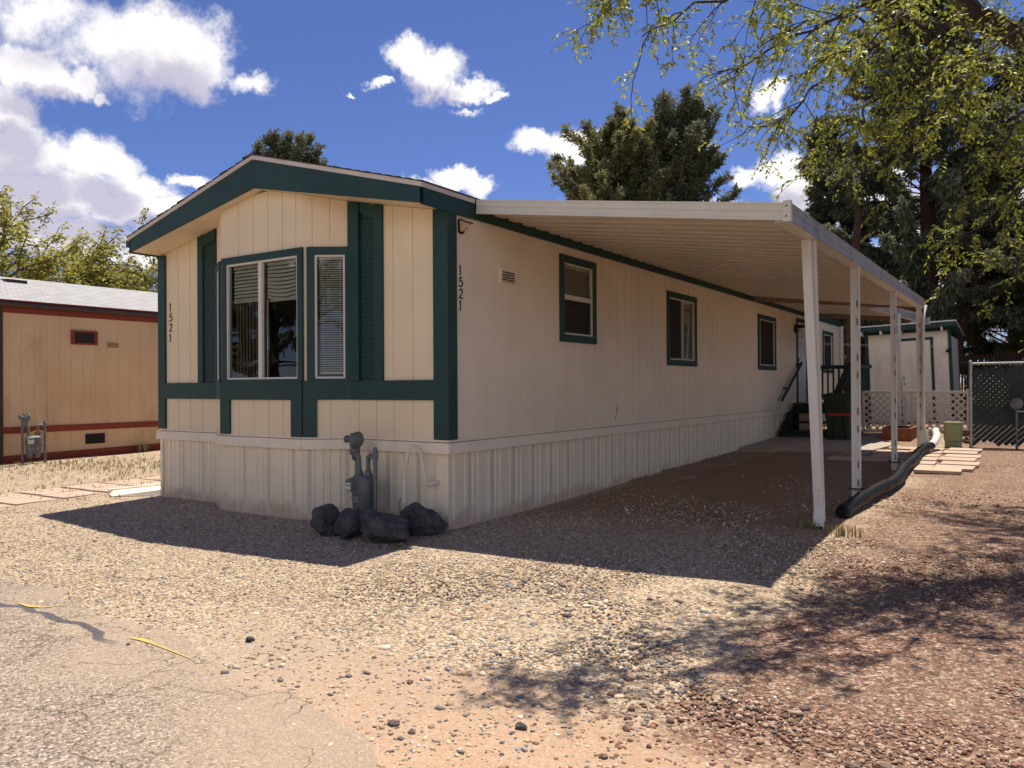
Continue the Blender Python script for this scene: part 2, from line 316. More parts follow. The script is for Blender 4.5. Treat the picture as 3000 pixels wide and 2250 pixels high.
def ground_mat():
    m = bpy.data.materials.new('gravel_ground'); m.use_nodes = True; t = NT(m.node_tree); p = t.n['Principled BSDF']
    g = t.node('ShaderNodeNewGeometry').outputs['Position']; s = t.node('ShaderNodeSeparateXYZ', {0: g}); X, Y = s.outputs[0], s.outputs[1]
    g2 = t.node('ShaderNodeCombineXYZ', {0: X, 1: Y, 2: 0}).outputs[0]
    big = t.noise(g2, .8, 4, .6); med = t.noise(g2, 3.2, 4, .6); fin = t.noise(g2, 90, 3, .6)
    vo = t.node('ShaderNodeTexVoronoi', {'Vector': t.vmath('ADD', g2, t.vmath('SCALE', t.node('ShaderNodeTexNoise', {'Vector': g2, 'Scale': 60.}).outputs[1])), 'Scale': 62.})
    vo.inputs['Vector'].links[0].from_node.inputs[1].links[0].from_node.inputs['Scale'].default_value = .01
    rnd = t.node('ShaderNodeSeparateColor', {0: vo.outputs['Color']}).outputs[0]
    tan = t.ramp(rnd, [(0, (.09, .07, .055)), (.16, (.21, .165, .13)), (.36, (.38, .265, .165)), (.58, (.47, .345, .215)), (.8, (.54, .425, .30)), (1, (.68, .60, .47))])
    red = t.ramp(rnd, [(0, (.06, .033, .025)), (.25, (.13, .065, .045)), (.5, (.21, .11, .072)), (.78, (.29, .175, .12)), (1, (.50, .40, .31))])
    spk = t.node('ShaderNodeTexVoronoi', {'Vector': g2, 'Scale': 120.}); sr = t.node('ShaderNodeSeparateColor', {0: spk.outputs['Color']}).outputs[0]
    dirt = t.mix(fin, (.36, .215, .13), (.50, .325, .21)); dirt = t.mix(t.mrange(X, .8, 3.2, 1, 0), dirt, t.mix(fin, (.32, .24, .175), (.44, .34, .25))); dirt = t.mix(t.mrange(sr, .72, .78, 0, .6), dirt, (.24, .19, .16)); dirt = t.mix(t.mrange(sr, .9, .93, 0, .6), dirt, (.55, .47, .38))
    rm = t.mrange(t.math('ADD', X, t.math('MULTIPLY_ADD', big, -1.6, .8)), 3.35, 3.95)
    c = t.mix(rm, tan, red)
    # worn earth showing through the drive and along the road edge
    dm = t.mrange(t.math('ADD', t.math('ADD', Y, t.math('MULTIPLY', X, .06)), t.math('MULTIPLY_ADD', big, -1.5, .75)), -3.25, -2.75, 1, 0)
    dm = t.math('MULTIPLY', dm, t.mrange(X, -.3, 1.6))
    dm = t.math('MAXIMUM', dm, t.math('MULTIPLY', t.mrange(med, .58, .72), .55))
    c = t.mix(t.math('MULTIPLY', dm, .85), c, dirt)
    c = t.mix(t.mrange(big, .35, .7, 0, .3), c, (.30, .22, .15))
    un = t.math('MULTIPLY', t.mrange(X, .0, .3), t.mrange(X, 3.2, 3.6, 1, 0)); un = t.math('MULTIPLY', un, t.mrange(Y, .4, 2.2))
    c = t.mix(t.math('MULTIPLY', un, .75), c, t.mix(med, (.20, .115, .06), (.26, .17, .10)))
    ex = t.mix(t.mrange(t.noise(g2, .5, 5), .35, .65), (.22, .17, .09), (.30, .23, .15))
    far = t.mrange(t.vmath('LENGTH', g2, out=1), 17, 22); c = t.mix(far, c, ex)
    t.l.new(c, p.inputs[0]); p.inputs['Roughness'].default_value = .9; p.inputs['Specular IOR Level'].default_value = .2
    h = t.math('MULTIPLY', t.math('SUBTRACT', .7, vo.outputs['Distance']), t.math('SUBTRACT', 1., t.math('MULTIPLY', dm, .8)))
    b = t.node('ShaderNodeBump', {'Height': h, 'Distance': .012, 'Strength': 1.}); b2 = t.node('ShaderNodeBump', {'Height': med, 'Distance': .03, 'Normal': b.outputs[0]})
    t.l.new(b2.outputs[0], p.inputs['Normal']); return m
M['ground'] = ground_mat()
def road_mat():
    m = bpy.data.materials.new('worn_asphalt'); m.use_nodes = True; t = NT(m.node_tree); p = t.n['Principled BSDF']
    g = t.node('ShaderNodeNewGeometry').outputs['Position']; s = t.node('ShaderNodeSeparateXYZ', {0: g}); X, Y = s.outputs[0], s.outputs[1]
    g2 = t.node('ShaderNodeCombineXYZ', {0: X, 1: Y, 2: 0}).outputs[0]
    vo = t.node('ShaderNodeTexVoronoi', {'Vector': g2, 'Scale': 85.}); rnd = t.node('ShaderNodeSeparateColor', {0: vo.outputs['Color']}).outputs[0]
    agg = t.ramp(rnd, [(0, (.06, .05, .045)), (.22, (.19, .145, .115)), (.5, (.28, .21, .155)), (.8, (.36, .27, .20)), (1, (.55, .46, .37))])
    big = t.noise(g2, .9, 4)
    dust = t.mrange(t.math('ADD', t.math('ADD', t.math('MULTIPLY', X, .34), Y), t.math('MULTIPLY_ADD', big, 2., -1.)), -4.3, -3.35)
    c = t.mix(t.math('MULTIPLY', dust, .7), agg, (.38, .285, .20))
    wv = t.vmath('ADD', g2, t.vmath('SCALE', t.node('ShaderNodeTexNoise', {'Vector': g2, 'Scale': 5., 'Detail': 4.}).outputs[1])); wv.node.inputs[1].links[0].from_node.inputs['Scale'].default_value = .35
    cr = t.node('ShaderNodeTexVoronoi', {'Vector': wv, 'Scale': 1.7}, feature='DISTANCE_TO_EDGE').outputs[0]
    crack = t.math('MULTIPLY', t.mrange(cr, .002, .009, 1, 0), t.mrange(t.noise(g2, 1.1, 3), .38, .5))
    c = t.mix(t.math('MULTIPLY', crack, .55), c, (.11, .08, .07))
    sn = t.math('SUBTRACT', Y, t.math('MULTIPLY_ADD', t.noise(g2, 1.4, 2), .5, -4.02))
    seal = t.math('MULTIPLY', t.mrange(t.math('ABSOLUTE', sn), .025, .04, 1, 0), t.mrange(X, .15, .5, 1, 0)); c = t.mix(seal, c, (.085, .075, .08))
    t.l.new(c, p.inputs[0]); p.inputs['Roughness'].default_value = .85
    b = t.node('ShaderNodeBump', {'Height': t.math('SUBTRACT', t.math('SUBTRACT', 1, vo.outputs['Distance']), t.math('MULTIPLY', crack, 1.5)), 'Distance': .006}); t.l.new(b.outputs[0], p.inputs['Normal']); return m
M['road'] = road_mat()

# ------------------------------------------------------------------ ground
GY = [-12, -6, -3, -1.5, 0, 2.2, 9, 12.5, 16, 30, 60]; GZ = [-.14, -.1, -.07, -.04, 0, .01, .15, .23, .3, .4, .4]
def gz(X, Y):
    return np.interp(Y, GY, GZ)+.015*np.clip(X, 0, 4)*np.clip((np.asarray(Y)+1)/3, 0, 1)
def g(x, y): return float(gz(x, y))
def axis(a, b, step, far, k=1.25):
    c = list(np.arange(a, b, step)); s = step; x = b
    while x < far: c.append(x); s *= k; x += s
    s = step; x = a-step
    while x > -far: c.insert(0, x); s *= k; x -= s
    return np.array([-far-50]+c+[far+50])
xs = axis(-9, 9, .1, 900); ys = axis(-7, 14, .1, 900)
XX, YY = np.meshgrid(xs, ys)
wob = sum(a*np.sin(XX*fx+p1)*np.sin(YY*fy+p2) for a, fx, fy, p1, p2 in ((.012, 1.1, 1.7, 0, 1), (.008, 2.9, 2.3, 2, 0), (.005, 5.1, 6.1, 1, 3)))
near = np.exp(-(np.maximum(0, np.hypot(XX, YY)-14)/10)**2)
ZZ = gz(XX, YY)+wob*near*np.clip((YY+3.2)/.6, 0, 1)*np.clip(np.abs(XX+2.5)/2.6-1, 0, 1)
nx, ny = len(xs), len(ys); idx = np.arange(nx*ny).reshape(ny, nx)
F = np.stack([idx[:-1, :-1], idx[:-1, 1:], idx[1:, 1:], idx[1:, :-1]], -1).reshape(-1, 4)
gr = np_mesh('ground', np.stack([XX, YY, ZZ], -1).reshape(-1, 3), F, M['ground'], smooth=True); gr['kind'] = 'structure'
# road: worn asphalt with a ragged edge
ex = np.arange(-60, 60, .12); base = np.interp(ex, [-60, -2, -1.2, -.2, .9, 1.8, 2.3, 2.9, 5, 60], [-3.3, -3.43, -3.36, -3.5, -3.62, -3.8, -3.88, -4.15, -4.3, -4.2])
edge = base+.05*np.sin(ex*3.1)+.03*np.sin(ex*9.7+1)+.02*rng.normal(size=len(ex))
V = []; F = []
for i, x in enumerate(ex):
    for y in (edge[i], edge[i]-.5, -5.5, -7, -10): V.append((x, y, g(x, y)+.004))
for i in range(len(ex)-1):
    for j in range(4): a = i*5+j; F.append((a, a+1, a+6, a+5))
rd = np_mesh('road', V, F, M['road'], smooth=True); rd['kind'] = 'structure'
# gravel: loose stones on the near ground
def road_edge(x): return np.interp(x, ex, edge)
N = 290000
px = rng.uniform(-7.5, 9, N); py = rng.uniform(-5.2, 6, N)
d_cam = np.hypot(px-5.1, py+6.6)
ok = rng.random(N) < np.clip((7.5/np.maximum(d_cam, 1.5))**1.6, .0, 1)
lump = np.sin(px*1.7+1)*np.sin(py*2.3)+.6*np.sin(px*4.1)*np.sin(py*3.7+2)
dirtz = np.clip((-2.75-py-.06*px+.3*lump)/.5, 0, 1)*np.clip((px+.3)/1.9, 0, 1)
ok &= rng.random(N) > dirtz*.62
ok &= (py > road_edge(px)) | (rng.random(N) < .012+.45*np.exp(-np.maximum(road_edge(px)-py, 0)/.13))
ok &= rng.random(N) < np.where(lump < -.5, .45, 1)
ok &= rng.random(N) < np.clip((6.-py)/5, 0, 1)
ok &= ~((px < .03) & (px > -5.12) & (py > -.02)) & ~((px > -3.36) & (px < -1.35) & (py > -.36) & (py < 0))
px, py, lump = px[ok], py[ok], lump[ok]; n = len(px)
size = np.clip(rng.lognormal(-5.02, .42, n), .003, .020)
size *= np.where((px > 1.2) & (px < 4.3) & (py < -1.2) & (rng.random(n) < .5), 1.45, 1)
pz = gz(px, py)+size*.12
cube = np.array([(-1, -1, -1), (1, -1, -1), (1, 1, -1), (-1, 1, -1), (-.7, -.7, 1), (.7, -.7, 1), (.7, .7, 1), (-.7, .7, 1)], float)
sh = cube[None]*rng.uniform(.55, 1.1, (n, 8, 3))*np.stack([size*rng.uniform(.8, 1.35, n), size*rng.uniform(.6, 1., n), size*rng.uniform(.28, .6, n)], -1)[:, None]
an = rng.uniform(0, 6.28, n); ti = rng.normal(0, .3, n)
ca, sa, ct, st = np.cos(an)[:, None], np.sin(an)[:, None], np.cos(ti)[:, None], np.sin(ti)[:, None]
x1 = sh[..., 0]; y1 = sh[..., 1]*ct-sh[..., 2]*st; z1 = sh[..., 1]*st+sh[..., 2]*ct
V = np.stack([x1*ca-y1*sa+px[:, None], x1*sa+y1*ca+py[:, None], z1+pz[:, None]], -1).reshape(-1, 3)
cf = np.array([(0, 3, 2, 1), (4, 5, 6, 7), (0, 1, 5, 4), (1, 2, 6, 5), (2, 3, 7, 6), (3, 0, 4, 7)]); F = (np.arange(n)[:, None, None]*8+cf[None]).reshape(-1, 4)
pal_t = np.array([(.52, .40, .27), (.60, .50, .37), (.42, .30, .19), (.30, .27, .25), (.20, .19, .19), (.66, .60, .52), (.48, .33, .21), (.13, .12, .125), (.38, .33, .28)])
pal_r = np.array([(.34, .19, .13), (.26, .13, .09), (.42, .26, .18), (.20, .12, .09), (.56, .46, .38), (.30, .17, .12), (.15, .10, .085), (.62, .55, .48), (.36, .30, .26)])
isr = rng.random(n) < np.clip((px-3.2-.35*lump)/.7, 0, 1)
grey = rng.random(n) < .22*np.exp(-((px-2.9)/1.3)**2-((py+2.2)/1.)**2)
colr = np.where(isr[:, None], pal_r[rng.integers(0, 9, n)], pal_t[rng.integers(0, 9, n)]); colr[grey] = (.24, .25, .265)
colr = colr*rng.uniform(.70, 1.08, (n, 1))*np.array([1.02, .97, .88]); colr[isr] *= (.80, .74, .70); col = np.concatenate([np.repeat(colr, 8, 0), np.ones((n*8, 1))], 1)
gv = np_mesh('gravel', V, F, M['stone'], col=col); tag(gv, 'loose tan, grey and reddish gravel lying over the drive and yard', 'gravel', kind='stuff')
# ------------------------------------------------------------------ mobile home
HW, HL = 5.08, 20.2
home = thing('mobile_home', 'long cream mobile home with dark green trim, bay window and house numbers 1521', 'mobile home', (0, 0, 0))
def stop(x): return 3.353+.199*(2.54-abs(x+2.54))          # underside of the roof at plan x
def siding(F, L, grooves, zb, ztop, name, m, holes=(), n0=0., gw=.012, gd=.007, parent=None):
    br = {0., L}
    for q in grooves:
        if 0 < q < L: br |= {q-gw/2, q+gw/2}
    for h in holes: br |= {h[0], h[1]}
    br |= set(np.arange(.5, L, .5)) if callable(ztop) else set()
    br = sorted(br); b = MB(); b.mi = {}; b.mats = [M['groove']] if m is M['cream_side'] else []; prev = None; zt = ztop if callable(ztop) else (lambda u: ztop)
    for u0, u1 in zip(br, br[1:]):
        if u1-u0 < 1e-5: continue
        um = (u0+u1)/2; d = -gd if any(abs(um-q) < gw/2 for q in grooves) else 0.
        segs = [(zb, None)]
        for h in sorted(holes, key=lambda h: h[2]):
            if h[0] < um < h[1]: lo = segs.pop()[0]; segs += [(lo, h[2]), (h[3], None)]
        for lo, hi in segs:
            a = hi if hi is not None else zt(u0); c = hi if hi is not None else zt(u1)
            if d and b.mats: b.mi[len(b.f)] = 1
            b.quad(F.p(u0, lo, n0+d), F.p(u1, lo, n0+d), F.p(u1, c, n0+d), F.p(u0, a, n0+d))
            if prev is not None and prev != d: b.quad(F.p(u0, lo, n0+prev), F.p(u0, lo, n0+d), F.p(u0, a, n0+d), F.p(u0, a, n0+prev))
        prev = d
    return b.build(name, m, parent)
def grooves(L, start=.166):
    o = [start]; k = 0; pat = [.212, .318, .221, .246, .273, .263, .308, .228, .248, .272, .269, .303, .23, .271]
    while o[-1] < L: o.append(o[-1]+pat[k % 14]); k += 1
    return o[:-1]
def blinds(F, u0, u1, z0, z1, n, name='blind', parent=None, pitch=.03, tilt=.012, sag=0.):
    b = MB(); z = z1-.02; b.fb(F, u0, u1, z1-.025, z1, n-.02, n+.01)
    while z > z0+.02:
        k = 6; q = [(u0+(u1-u0)*i/k, z-sag*math.sin(math.pi*i/k)*(z1-z)) for i in range(k+1)]
        for (a, za), (c, zc) in zip(q, q[1:]):
            b.quad(F.p(a, za-tilt, n+.006), F.p(c, zc-tilt, n+.006), F.p(c, zc+tilt, n-.009), F.p(a, za+tilt, n-.009))
        z -= pitch
    b.fb(F, u0, u1, z0, z0+.02, n-.012, n+.008)
    for q in (.16, .84): uu = u0+(u1-u0)*q; b.fb(F, uu-.002, uu+.002, z0, z1, n+.008, n+.0095)
    return b.build(name, M['blind'], parent)
def window(F, u0, u1, z0, z1, tw=.09, tb=None, kind='slide', parent=home, trim=True, n0=0.):
    """trim board surround, aluminium sash, glass and what hangs behind it; u0..z1 is the outer edge of the trim"""
    tb = tb if tb is not None else tw; b = MB(); h = .028+n0
    if trim:
        b.fb(F, u0, u1, z1-tw, z1, n0, h); b.fb(F, u0, u1, z0, z0+tb, n0, h)
        b.fb(F, u0, u0+tw, z0+tb, z1-tw, n0, h-.002); b.fb(F, u1-tw, u1, z0+tb, z1-tw, n0, h-.002)
        wd = b.build('window', M['green'], parent, bevel=.003)
    else: b.fb(F, u0, u0+.004, z0, z1, n0, n0+.004); wd = b.build('window', M['green'], parent)
    a0, a1, c0, c1 = u0+tw, u1-tw, z0+tb, z1-tw
    f = MB(); s = .022
    for q in ((a0, a1, c1-s, c1), (a0, a1, c0, c0+s), (a0, a0+s, c0+s, c1-s), (a1-s, a1, c0+s, c1-s)): f.fb(F, *q, n0-.05, n0+.012)
    um = (a0+a1)/2; zm = (c0+c1)/2+.02
    if kind == 'slide': f.fb(F, um-.018, um+.018, c0+s, c1-s, n0-.03, n0+.018)
    if kind == 'hung': f.fb(F, a0+s, a1-s, zm-.03, zm+.03, n0-.03, n0+.018)
    f.build('frame', M['winframe'], wd)
    gq = MB(); gq.quad(F.p(a0+s, c0+s, n0-.018), F.p(a1-s, c0+s, n0-.018), F.p(a1-s, c1-s, n0-.018), F.p(a0+s, c1-s, n0-.018)); gq.build('glass', M['screen' if kind == 'screen' else 'glass'], wd)
    MB().fb(F, a0-.03, a1+.03, c0-.05, c1+.05, n0-.62, n0-.6).build('interior', M['dark'], wd)
    return wd, (a0+s, a1-s, c0+s, c1-s)

SIDE = Fr((0, 0, 0), (0, 1, 0), (1, 0, 0)); FRONT = Fr((-HW, 0, 0), (1, 0, 0), (0, -1, 0))
zs, zsk = .919, .80                                        # trim seam, trim underside
GS = grooves(HL)
wins = [(2.35, 3.36, 2.085, 3.225, 'hung'), (5.95, 7.33, 1.845, 3.10, 'slide'), (11.2, 12.65, 1.85, 3.095, 'screen'), (17.7, 19.1, 1.857, 3.09, 'screen')]
holes = [(a+.05, b-.05, c+.05, d-.05) for a, b, c, d, k in wins]+[(14.75, 15.64, 1.06, 3.15)]
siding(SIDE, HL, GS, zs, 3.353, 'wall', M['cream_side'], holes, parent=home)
# front: flat wall left and right of the bay
gx = lambda L: [q+HW for q in L]
fl = siding(FRONT, HW-3.83, gx([-4.951, -4.678, -4.411, -4.147]), zs, lambda u: stop(u-HW), 'wall', M['cream'], parent=home)
F2 = Fr((-1.40, 0, 0), (1, 0, 0), (0, -1, 0))
siding(F2, 1.40, [.126, .392, .648, .93, 1.227], zs, lambda u: stop(u-1.40), 'wall', M['cream'], parent=home)
# the other two walls
Fl = Fr((-HW, HL, 0), (0, -1, 0), (-1, 0, 0)); siding(Fl, HL, grooves(HL, .2), zs, 3.353, 'wall', M['cream'], parent=home)
Fb = Fr((0, HL, 0), (-1, 0, 0), (0, 1, 0)); siding(Fb, HW, grooves(HW, .2), zs, lambda u: stop(-u), 'wall', M['cream'], parent=home)
MB().box(-HW+.02, -.02, .02, HL-.02, zs-.02, zs).build('floor', M['dark'], home)
MB().box(-HW+.02, -.02, .02, HL-.02, 3.345, 3.349).build('ceiling', M['soffit'], home)
# bay window
P0, P1, P2, P3 = (-3.83, 0), (-3.32, -.31), (-1.86, -.31), (-1.38, 0)
def facet(a, b):
    a3, b3 = Vector((*a, 0)), Vector((*b, 0)); u = (b3-a3); L = u.length; u.normalize(); return Fr(a3, u, (u.y, -u.x, 0)), L
bay = thing('bay', '', ''); bay.parent = home
for k in ('label', 'category'): del bay[k]
bay.name = 'bay_window'
for a, b, gr_, hole, nm in ((P0, P1, [.3], (.14, .5, 1.66, 3.0), 'bay_wall'), (P1, P2, [.33, .61, .875, 1.13, 1.36], (.12, 1.36, 1.62, 3.0), 'bay_wall'), (P2, P3, [.12, .32], (.17, .53, 1.62, 3.0), 'bay_wall')):
    Fc, L = facet(a, b)
    siding(Fc, L, gr_, zs, lambda u, Fc=Fc: stop(Fc.p(u, 0).x)+.0, nm, M['cream'], [hole], parent=bay)
FA, LA = facet(P0, P1); FB, LB = facet(P1, P2); FC, LC = facet(P2, P3)
wd, r = window(FB, .03, 1.485, 1.575, 3.11, tw=.085, tb=.03, kind='slide')
blinds(FB, r[0]+.02, (r[0]+r[1])/2-.03, 2.55, r[3]-.005, -.07, parent=wd, pitch=.043, tilt=.017); blinds(FB, (r[0]+r[1])/2+.03, r[1], 2.53, r[3]-.005, -.06, parent=wd, sag=.10, pitch=.043, tilt=.019)
MB().fb(FB, (r[0]+r[1])/2-.05, (r[0]+r[1])/2-.022, r[2], r[3], -.04, .012).build('sash', M['alu'], wd)
MB().fb(FB, (r[0]+r[1])/2+.07, (r[0]+r[1])/2+.085, r[2], 2.55, -.04, -.02).build('wand', M['winframe'], wd)
cu = MB()
for i in range(14):
    u = r[0]+.03+i*.03; cu.fb(FB, u, u+.02, r[2], 2.6, -.12-.02*(i % 2), -.10-.02*(i % 2))
cu.build('curtain', M['curtain'], wd)
wd, r = window(FC, .055, .585, 1.575, 3.112, tw=.09, tb=.03, kind='fixed'); blinds(FC, r[0]+.02, r[1], r[2]+.03, r[3], -.05, parent=wd, pitch=.026, tilt=.008)
wd, r = window(FA, .03, .56, 1.575, 3.09, tw=.08, tb=.03, kind='fixed'); blinds(FA, r[0]+.02, r[1], r[2]+.03, r[3], -.05, parent=wd, pitch=.026)
# green belt and battens
bt = MB()
bt.fb(FRONT, .13, HW-3.835, 1.361, 1.577, 0, .03); bt.fb(FA, 0, LA-.008, 1.363, 1.579, 0, .027)
bt.fb(FB, -.012, LB+.012, 1.361, 1.577, 0, .03); bt.fb(FC, .008, LC+.005, 1.363, 1.579, 0, .027); bt.fb(F2, .03, 1.40-.17, 1.361, 1.577, 0, .03)
bt.build('belt_trim', M['green'], home, bevel=.003)
for Fq, a, b in ((FB, -.004, .18), (FB, LB-.175, LB+.008), (FC, .006, .165)):
    MB().fb(Fq, a, b, .935, 1.36, 0, .028).build('batten', M['green'], home, bevel=.003)
# shutters: a framed louvred board either side of the bay
for F_, a, b, zt_, L_ in ((F2, .0, .51, 3.568, 1), (FRONT, .872, 1.25, 3.50, 0)):
    s_ = MB(); zt0, zt1 = (stop(F_.p(a, 0).x)-.003, stop(F_.p(b, 0).x)-.003)
    def vb(u0, u1, n0, n1):
        A = [F_.p(u0, 1.578, n0), F_.p(u1, 1.578, n0), F_.p(u1, stop(F_.p(u1, 0).x)-.004, n0), F_.p(u0, stop(F_.p(u0, 0).x)-.004, n0)]
        s_.prism(A, [q+F_.n*(n1-n0) for q in A])
    if L_: vb(a, a+.165, 0, .05); vb(b-.125, b, 0, .032); la, lb = a+.168, b-.127
    else: vb(a, a+.112, 0, .032); la, lb = a+.114, b
    s_.prism([F_.p(la, zt0-.14, 0), F_.p(lb, zt1-.14, 0), F_.p(lb, zt1, 0), F_.p(la, zt0, 0)], [F_.p(la, zt0-.14, .03), F_.p(lb, zt1-.14, .03), F_.p(lb, zt1, .03), F_.p(la, zt0, .03)])
    sh_ = s_.build('shutter', M['green'], home, bevel=.002)
    l_ = MB(); z = 1.60
    while z < min(zt0, zt1)-.16:
        l_.quad(F_.p(la, z, .018), F_.p(lb, z, .018), F_.p(lb, z+.047, .012), F_.p(la, z+.047, .012)); l_.quad(F_.p(la, z+.047, .012), F_.p(lb, z+.047, .012), F_.p(lb, z+.05, .018), F_.p(la, z+.05, .018)); z += .05
    l_.prism([F_.p(la, 1.58, .002), F_.p(lb, 1.58, .002), F_.p(lb, zt1-.13, .002), F_.p(la, zt0-.13, .002)], [F_.p(la, 1.58, .008), F_.p(lb, 1.58, .008), F_.p(lb, zt1-.13, .008), F_.p(la, zt0-.13, .008)]); l_.build('louvre', M['shutter'], sh_)
# corner posts
for a in ((F2, 1.40-.17, 1.40+.03, .0), (SIDE, 0, .135, .0), (FRONT, -.03, .13, .0)):
    F_ = a[0]; b = MB(); zt_ = 3.353
    A = [F_.p(a[1], .945, .0), F_.p(a[2], .945, .0), F_.p(a[2], zt_+(.0 if F_ is SIDE else .199*0), .0), F_.p(a[1], zt_+.03*(F_ is F2), .0)]
    o_ = .03 if F_ is not SIDE else .028
    b.prism(A, [q+F_.n*o_ for q in A]); b.build('corner_board', M['green'], home, bevel=.003)
# lower trim (two-step vinyl rail) and ribbed skirting
def rail(F, u0, u1, name='skirting_rail', e0=0, e1=0):
    b = MB(); b.fb(F, u0-e0*.5, u1+e1*.5, zs, zs+.022, 0, .016)
    A = [(u0-e0, zsk, .0), (u0-e0, zsk, .055), (u0-e0, zsk+.02, .05), (u0-e0, zs-.012, .035), (u0-e0, zs-.006, .02), (u0-e0, zs-.006, 0)]
    b.prism([F.p(*q) for q in A], [F.p(u1+e1, z, n) for u, z, n in A]); b.build(name, M['skirt'], home)
def skirt(F, u0, u1, off=0., zmid=None):
    b = MB(); b.mi = {}; b.mats = [M['perf']]; u = u0-((u0-off) % .437); prof = [(0, .0), (.012, .014), (.03, .014), (.04, .004), (.105, .004), (.112, .016), (.135, .016), (.142, .006), (.21, .006), (.214, -.004), (.220, -.004), (.224, .006), (.30, .006), (.307, .016), (.33, .016), (.337, .004), (.375, .004), (.385, 0.), (.437, 0.)]
    pts = []
    while u < u1:
        for q, d in prof[:-1]: pts.append((u+q, d, .385 <= q))
        u += .437
    pts = [p_ for p_ in pts if u0 < p_[0] < u1]; pts = [(u0, .004, 0)]+pts+[(u1, .004, 0)]
    def zg(u_): q = F.p(u_, 0); return g(q.x, q.y)-.05
    for (a, da, fa), (c, dc, fc) in zip(pts, pts[1:]):
        if fa: b.mi[len(b.f)] = 1
        b.quad(F.p(a, zg(a), da-.003), F.p(c, zg(c), dc-.003), F.p(c, zsk+.01, dc), F.p(a, zsk+.01, da))
    k_ = b.build('skirting', M['skirt'], home)
    bb = MB(); n_ = max(2, int((u1-u0)/.5)); us = np.linspace(u0, u1, n_+1)
    for a, c in zip(us, us[1:]): bb.hexa([F.p(a, zg(a), 0), F.p(c, zg(c), 0), F.p(c, zg(c), .024), F.p(a, zg(a), .024), F.p(a, zg(a)+.066, 0), F.p(c, zg(c)+.066, 0), F.p(c, zg(c)+.066, .02), F.p(a, zg(a)+.066, .02)])
    bb.build('skirting_base', M['skirt'], home)
for F_, a, b, off, e0, e1 in ((SIDE, 0, HL, -.025, .054, 0), (FRONT, 0, HW-3.83, .1, .054, 0), (FA, 0, LA, .2, 0, .0), (FB, 0, LB, .02, .02, .02), (FC, 0, LC, .1, 0, 0), (F2, 0, 1.40, .58, 0, .054), (Fl, 0, HL, 0, 0, 0)):
    rail(F_, a, b, e0=e0, e1=e1); skirt(F_, a, b, off)
MB().fb(SIDE, -.004, .03, g(0, 0)-.04, zsk+.01, 0, .012).fb(F2, 1.37, 1.412, g(0, 0)-.04, zsk+.01, -.01, .012).build('skirting_corner', M['skirt'], home); MB().fb(FRONT, -.01, .05, g(-5, 0)-.04, zsk+.01, 0, .012).build('skirting_corner', M['skirt'], home)
# roof: soffit, tapering fascia, drip edge, shingles
yf, yb, xr, xl, xm = -.45, HL+.12, .035, -HW-.02, -2.54
so_ = MB()
for a, b in ((xl, xm), (xm, xr)): so_.quad((a, yf+.02, stop(a)+.004), (b, yf+.02, stop(b)+.004), (b, .02, stop(b)+.004), (a, .02, stop(a)+.004))
so_.build('soffit', M['soffit'], home)
def ftop(x): return 4.198-.269*abs(x-xm)
for a, b in ((xl, xm), (xm, xr)):
    A = [(a, yf, stop(a)), (b, yf, stop(b)), (b, yf, ftop(b)), (a, yf, ftop(a))]
    MB().prism(A, [(x, yf+.025, z) for x, y, z in A]).build('fascia', M['green'], home, bevel=.003)
    A = [(a-(.03 if a == xl else 0), yf-.012, ftop(a)), (b+(.01 if b == xr else 0), yf-.012, ftop(b)), (b+(.01 if b == xr else 0), yf-.012, ftop(b)+.05), (a-(.03 if a == xl else 0), yf-.012, ftop(a)+.05)]
    MB().prism(A, [(x, yf+.03, z) for x, y, z in A]).build('drip_edge', M['drip'], home)
MB().box(xr-.025, xr, yf, yb, stop(xr)-.01, ftop(xr)).build('fascia', M['green'], home, bevel=.003)
MB().box(xl, xl+.025, yf, yb, stop(xl)-.01, ftop(xl)).box(xl-.10, xl-.002, yf+.01, yb, ftop(xl)-.08, ftop(xl)+.01).build('fascia', M['green'], home)
MB().box(xr, xr+.012, yf, .44, ftop(xr)-.0, ftop(xr)+.05).build('drip_edge', M['drip'], home)
sh_ = MB(); k = 0; x = xr+.02
for sgn in (1, -1):
    d = 0
    n_ = 18; wd_ = (xr+.02-xm)/n_
    for i in range(n_):
        a = xm+sgn*(i*wd_); b = xm+sgn*((i+1)*wd_); za, zb_ = ftop(a)+.052, ftop(b)+.052
        y0 = yf-.02-.012*((i*7) % 3 == 0)
        A = [(a, y0, za), (b, y0, zb_), (b, y0, zb_+.017), (a, y0, za+.006)]
        if sgn < 0: A = A[::-1]
        sh_.prism(A, [(q[0], yb+.02, q[2]) for q in A])
sh_.build('roof', M['shingle'], home)
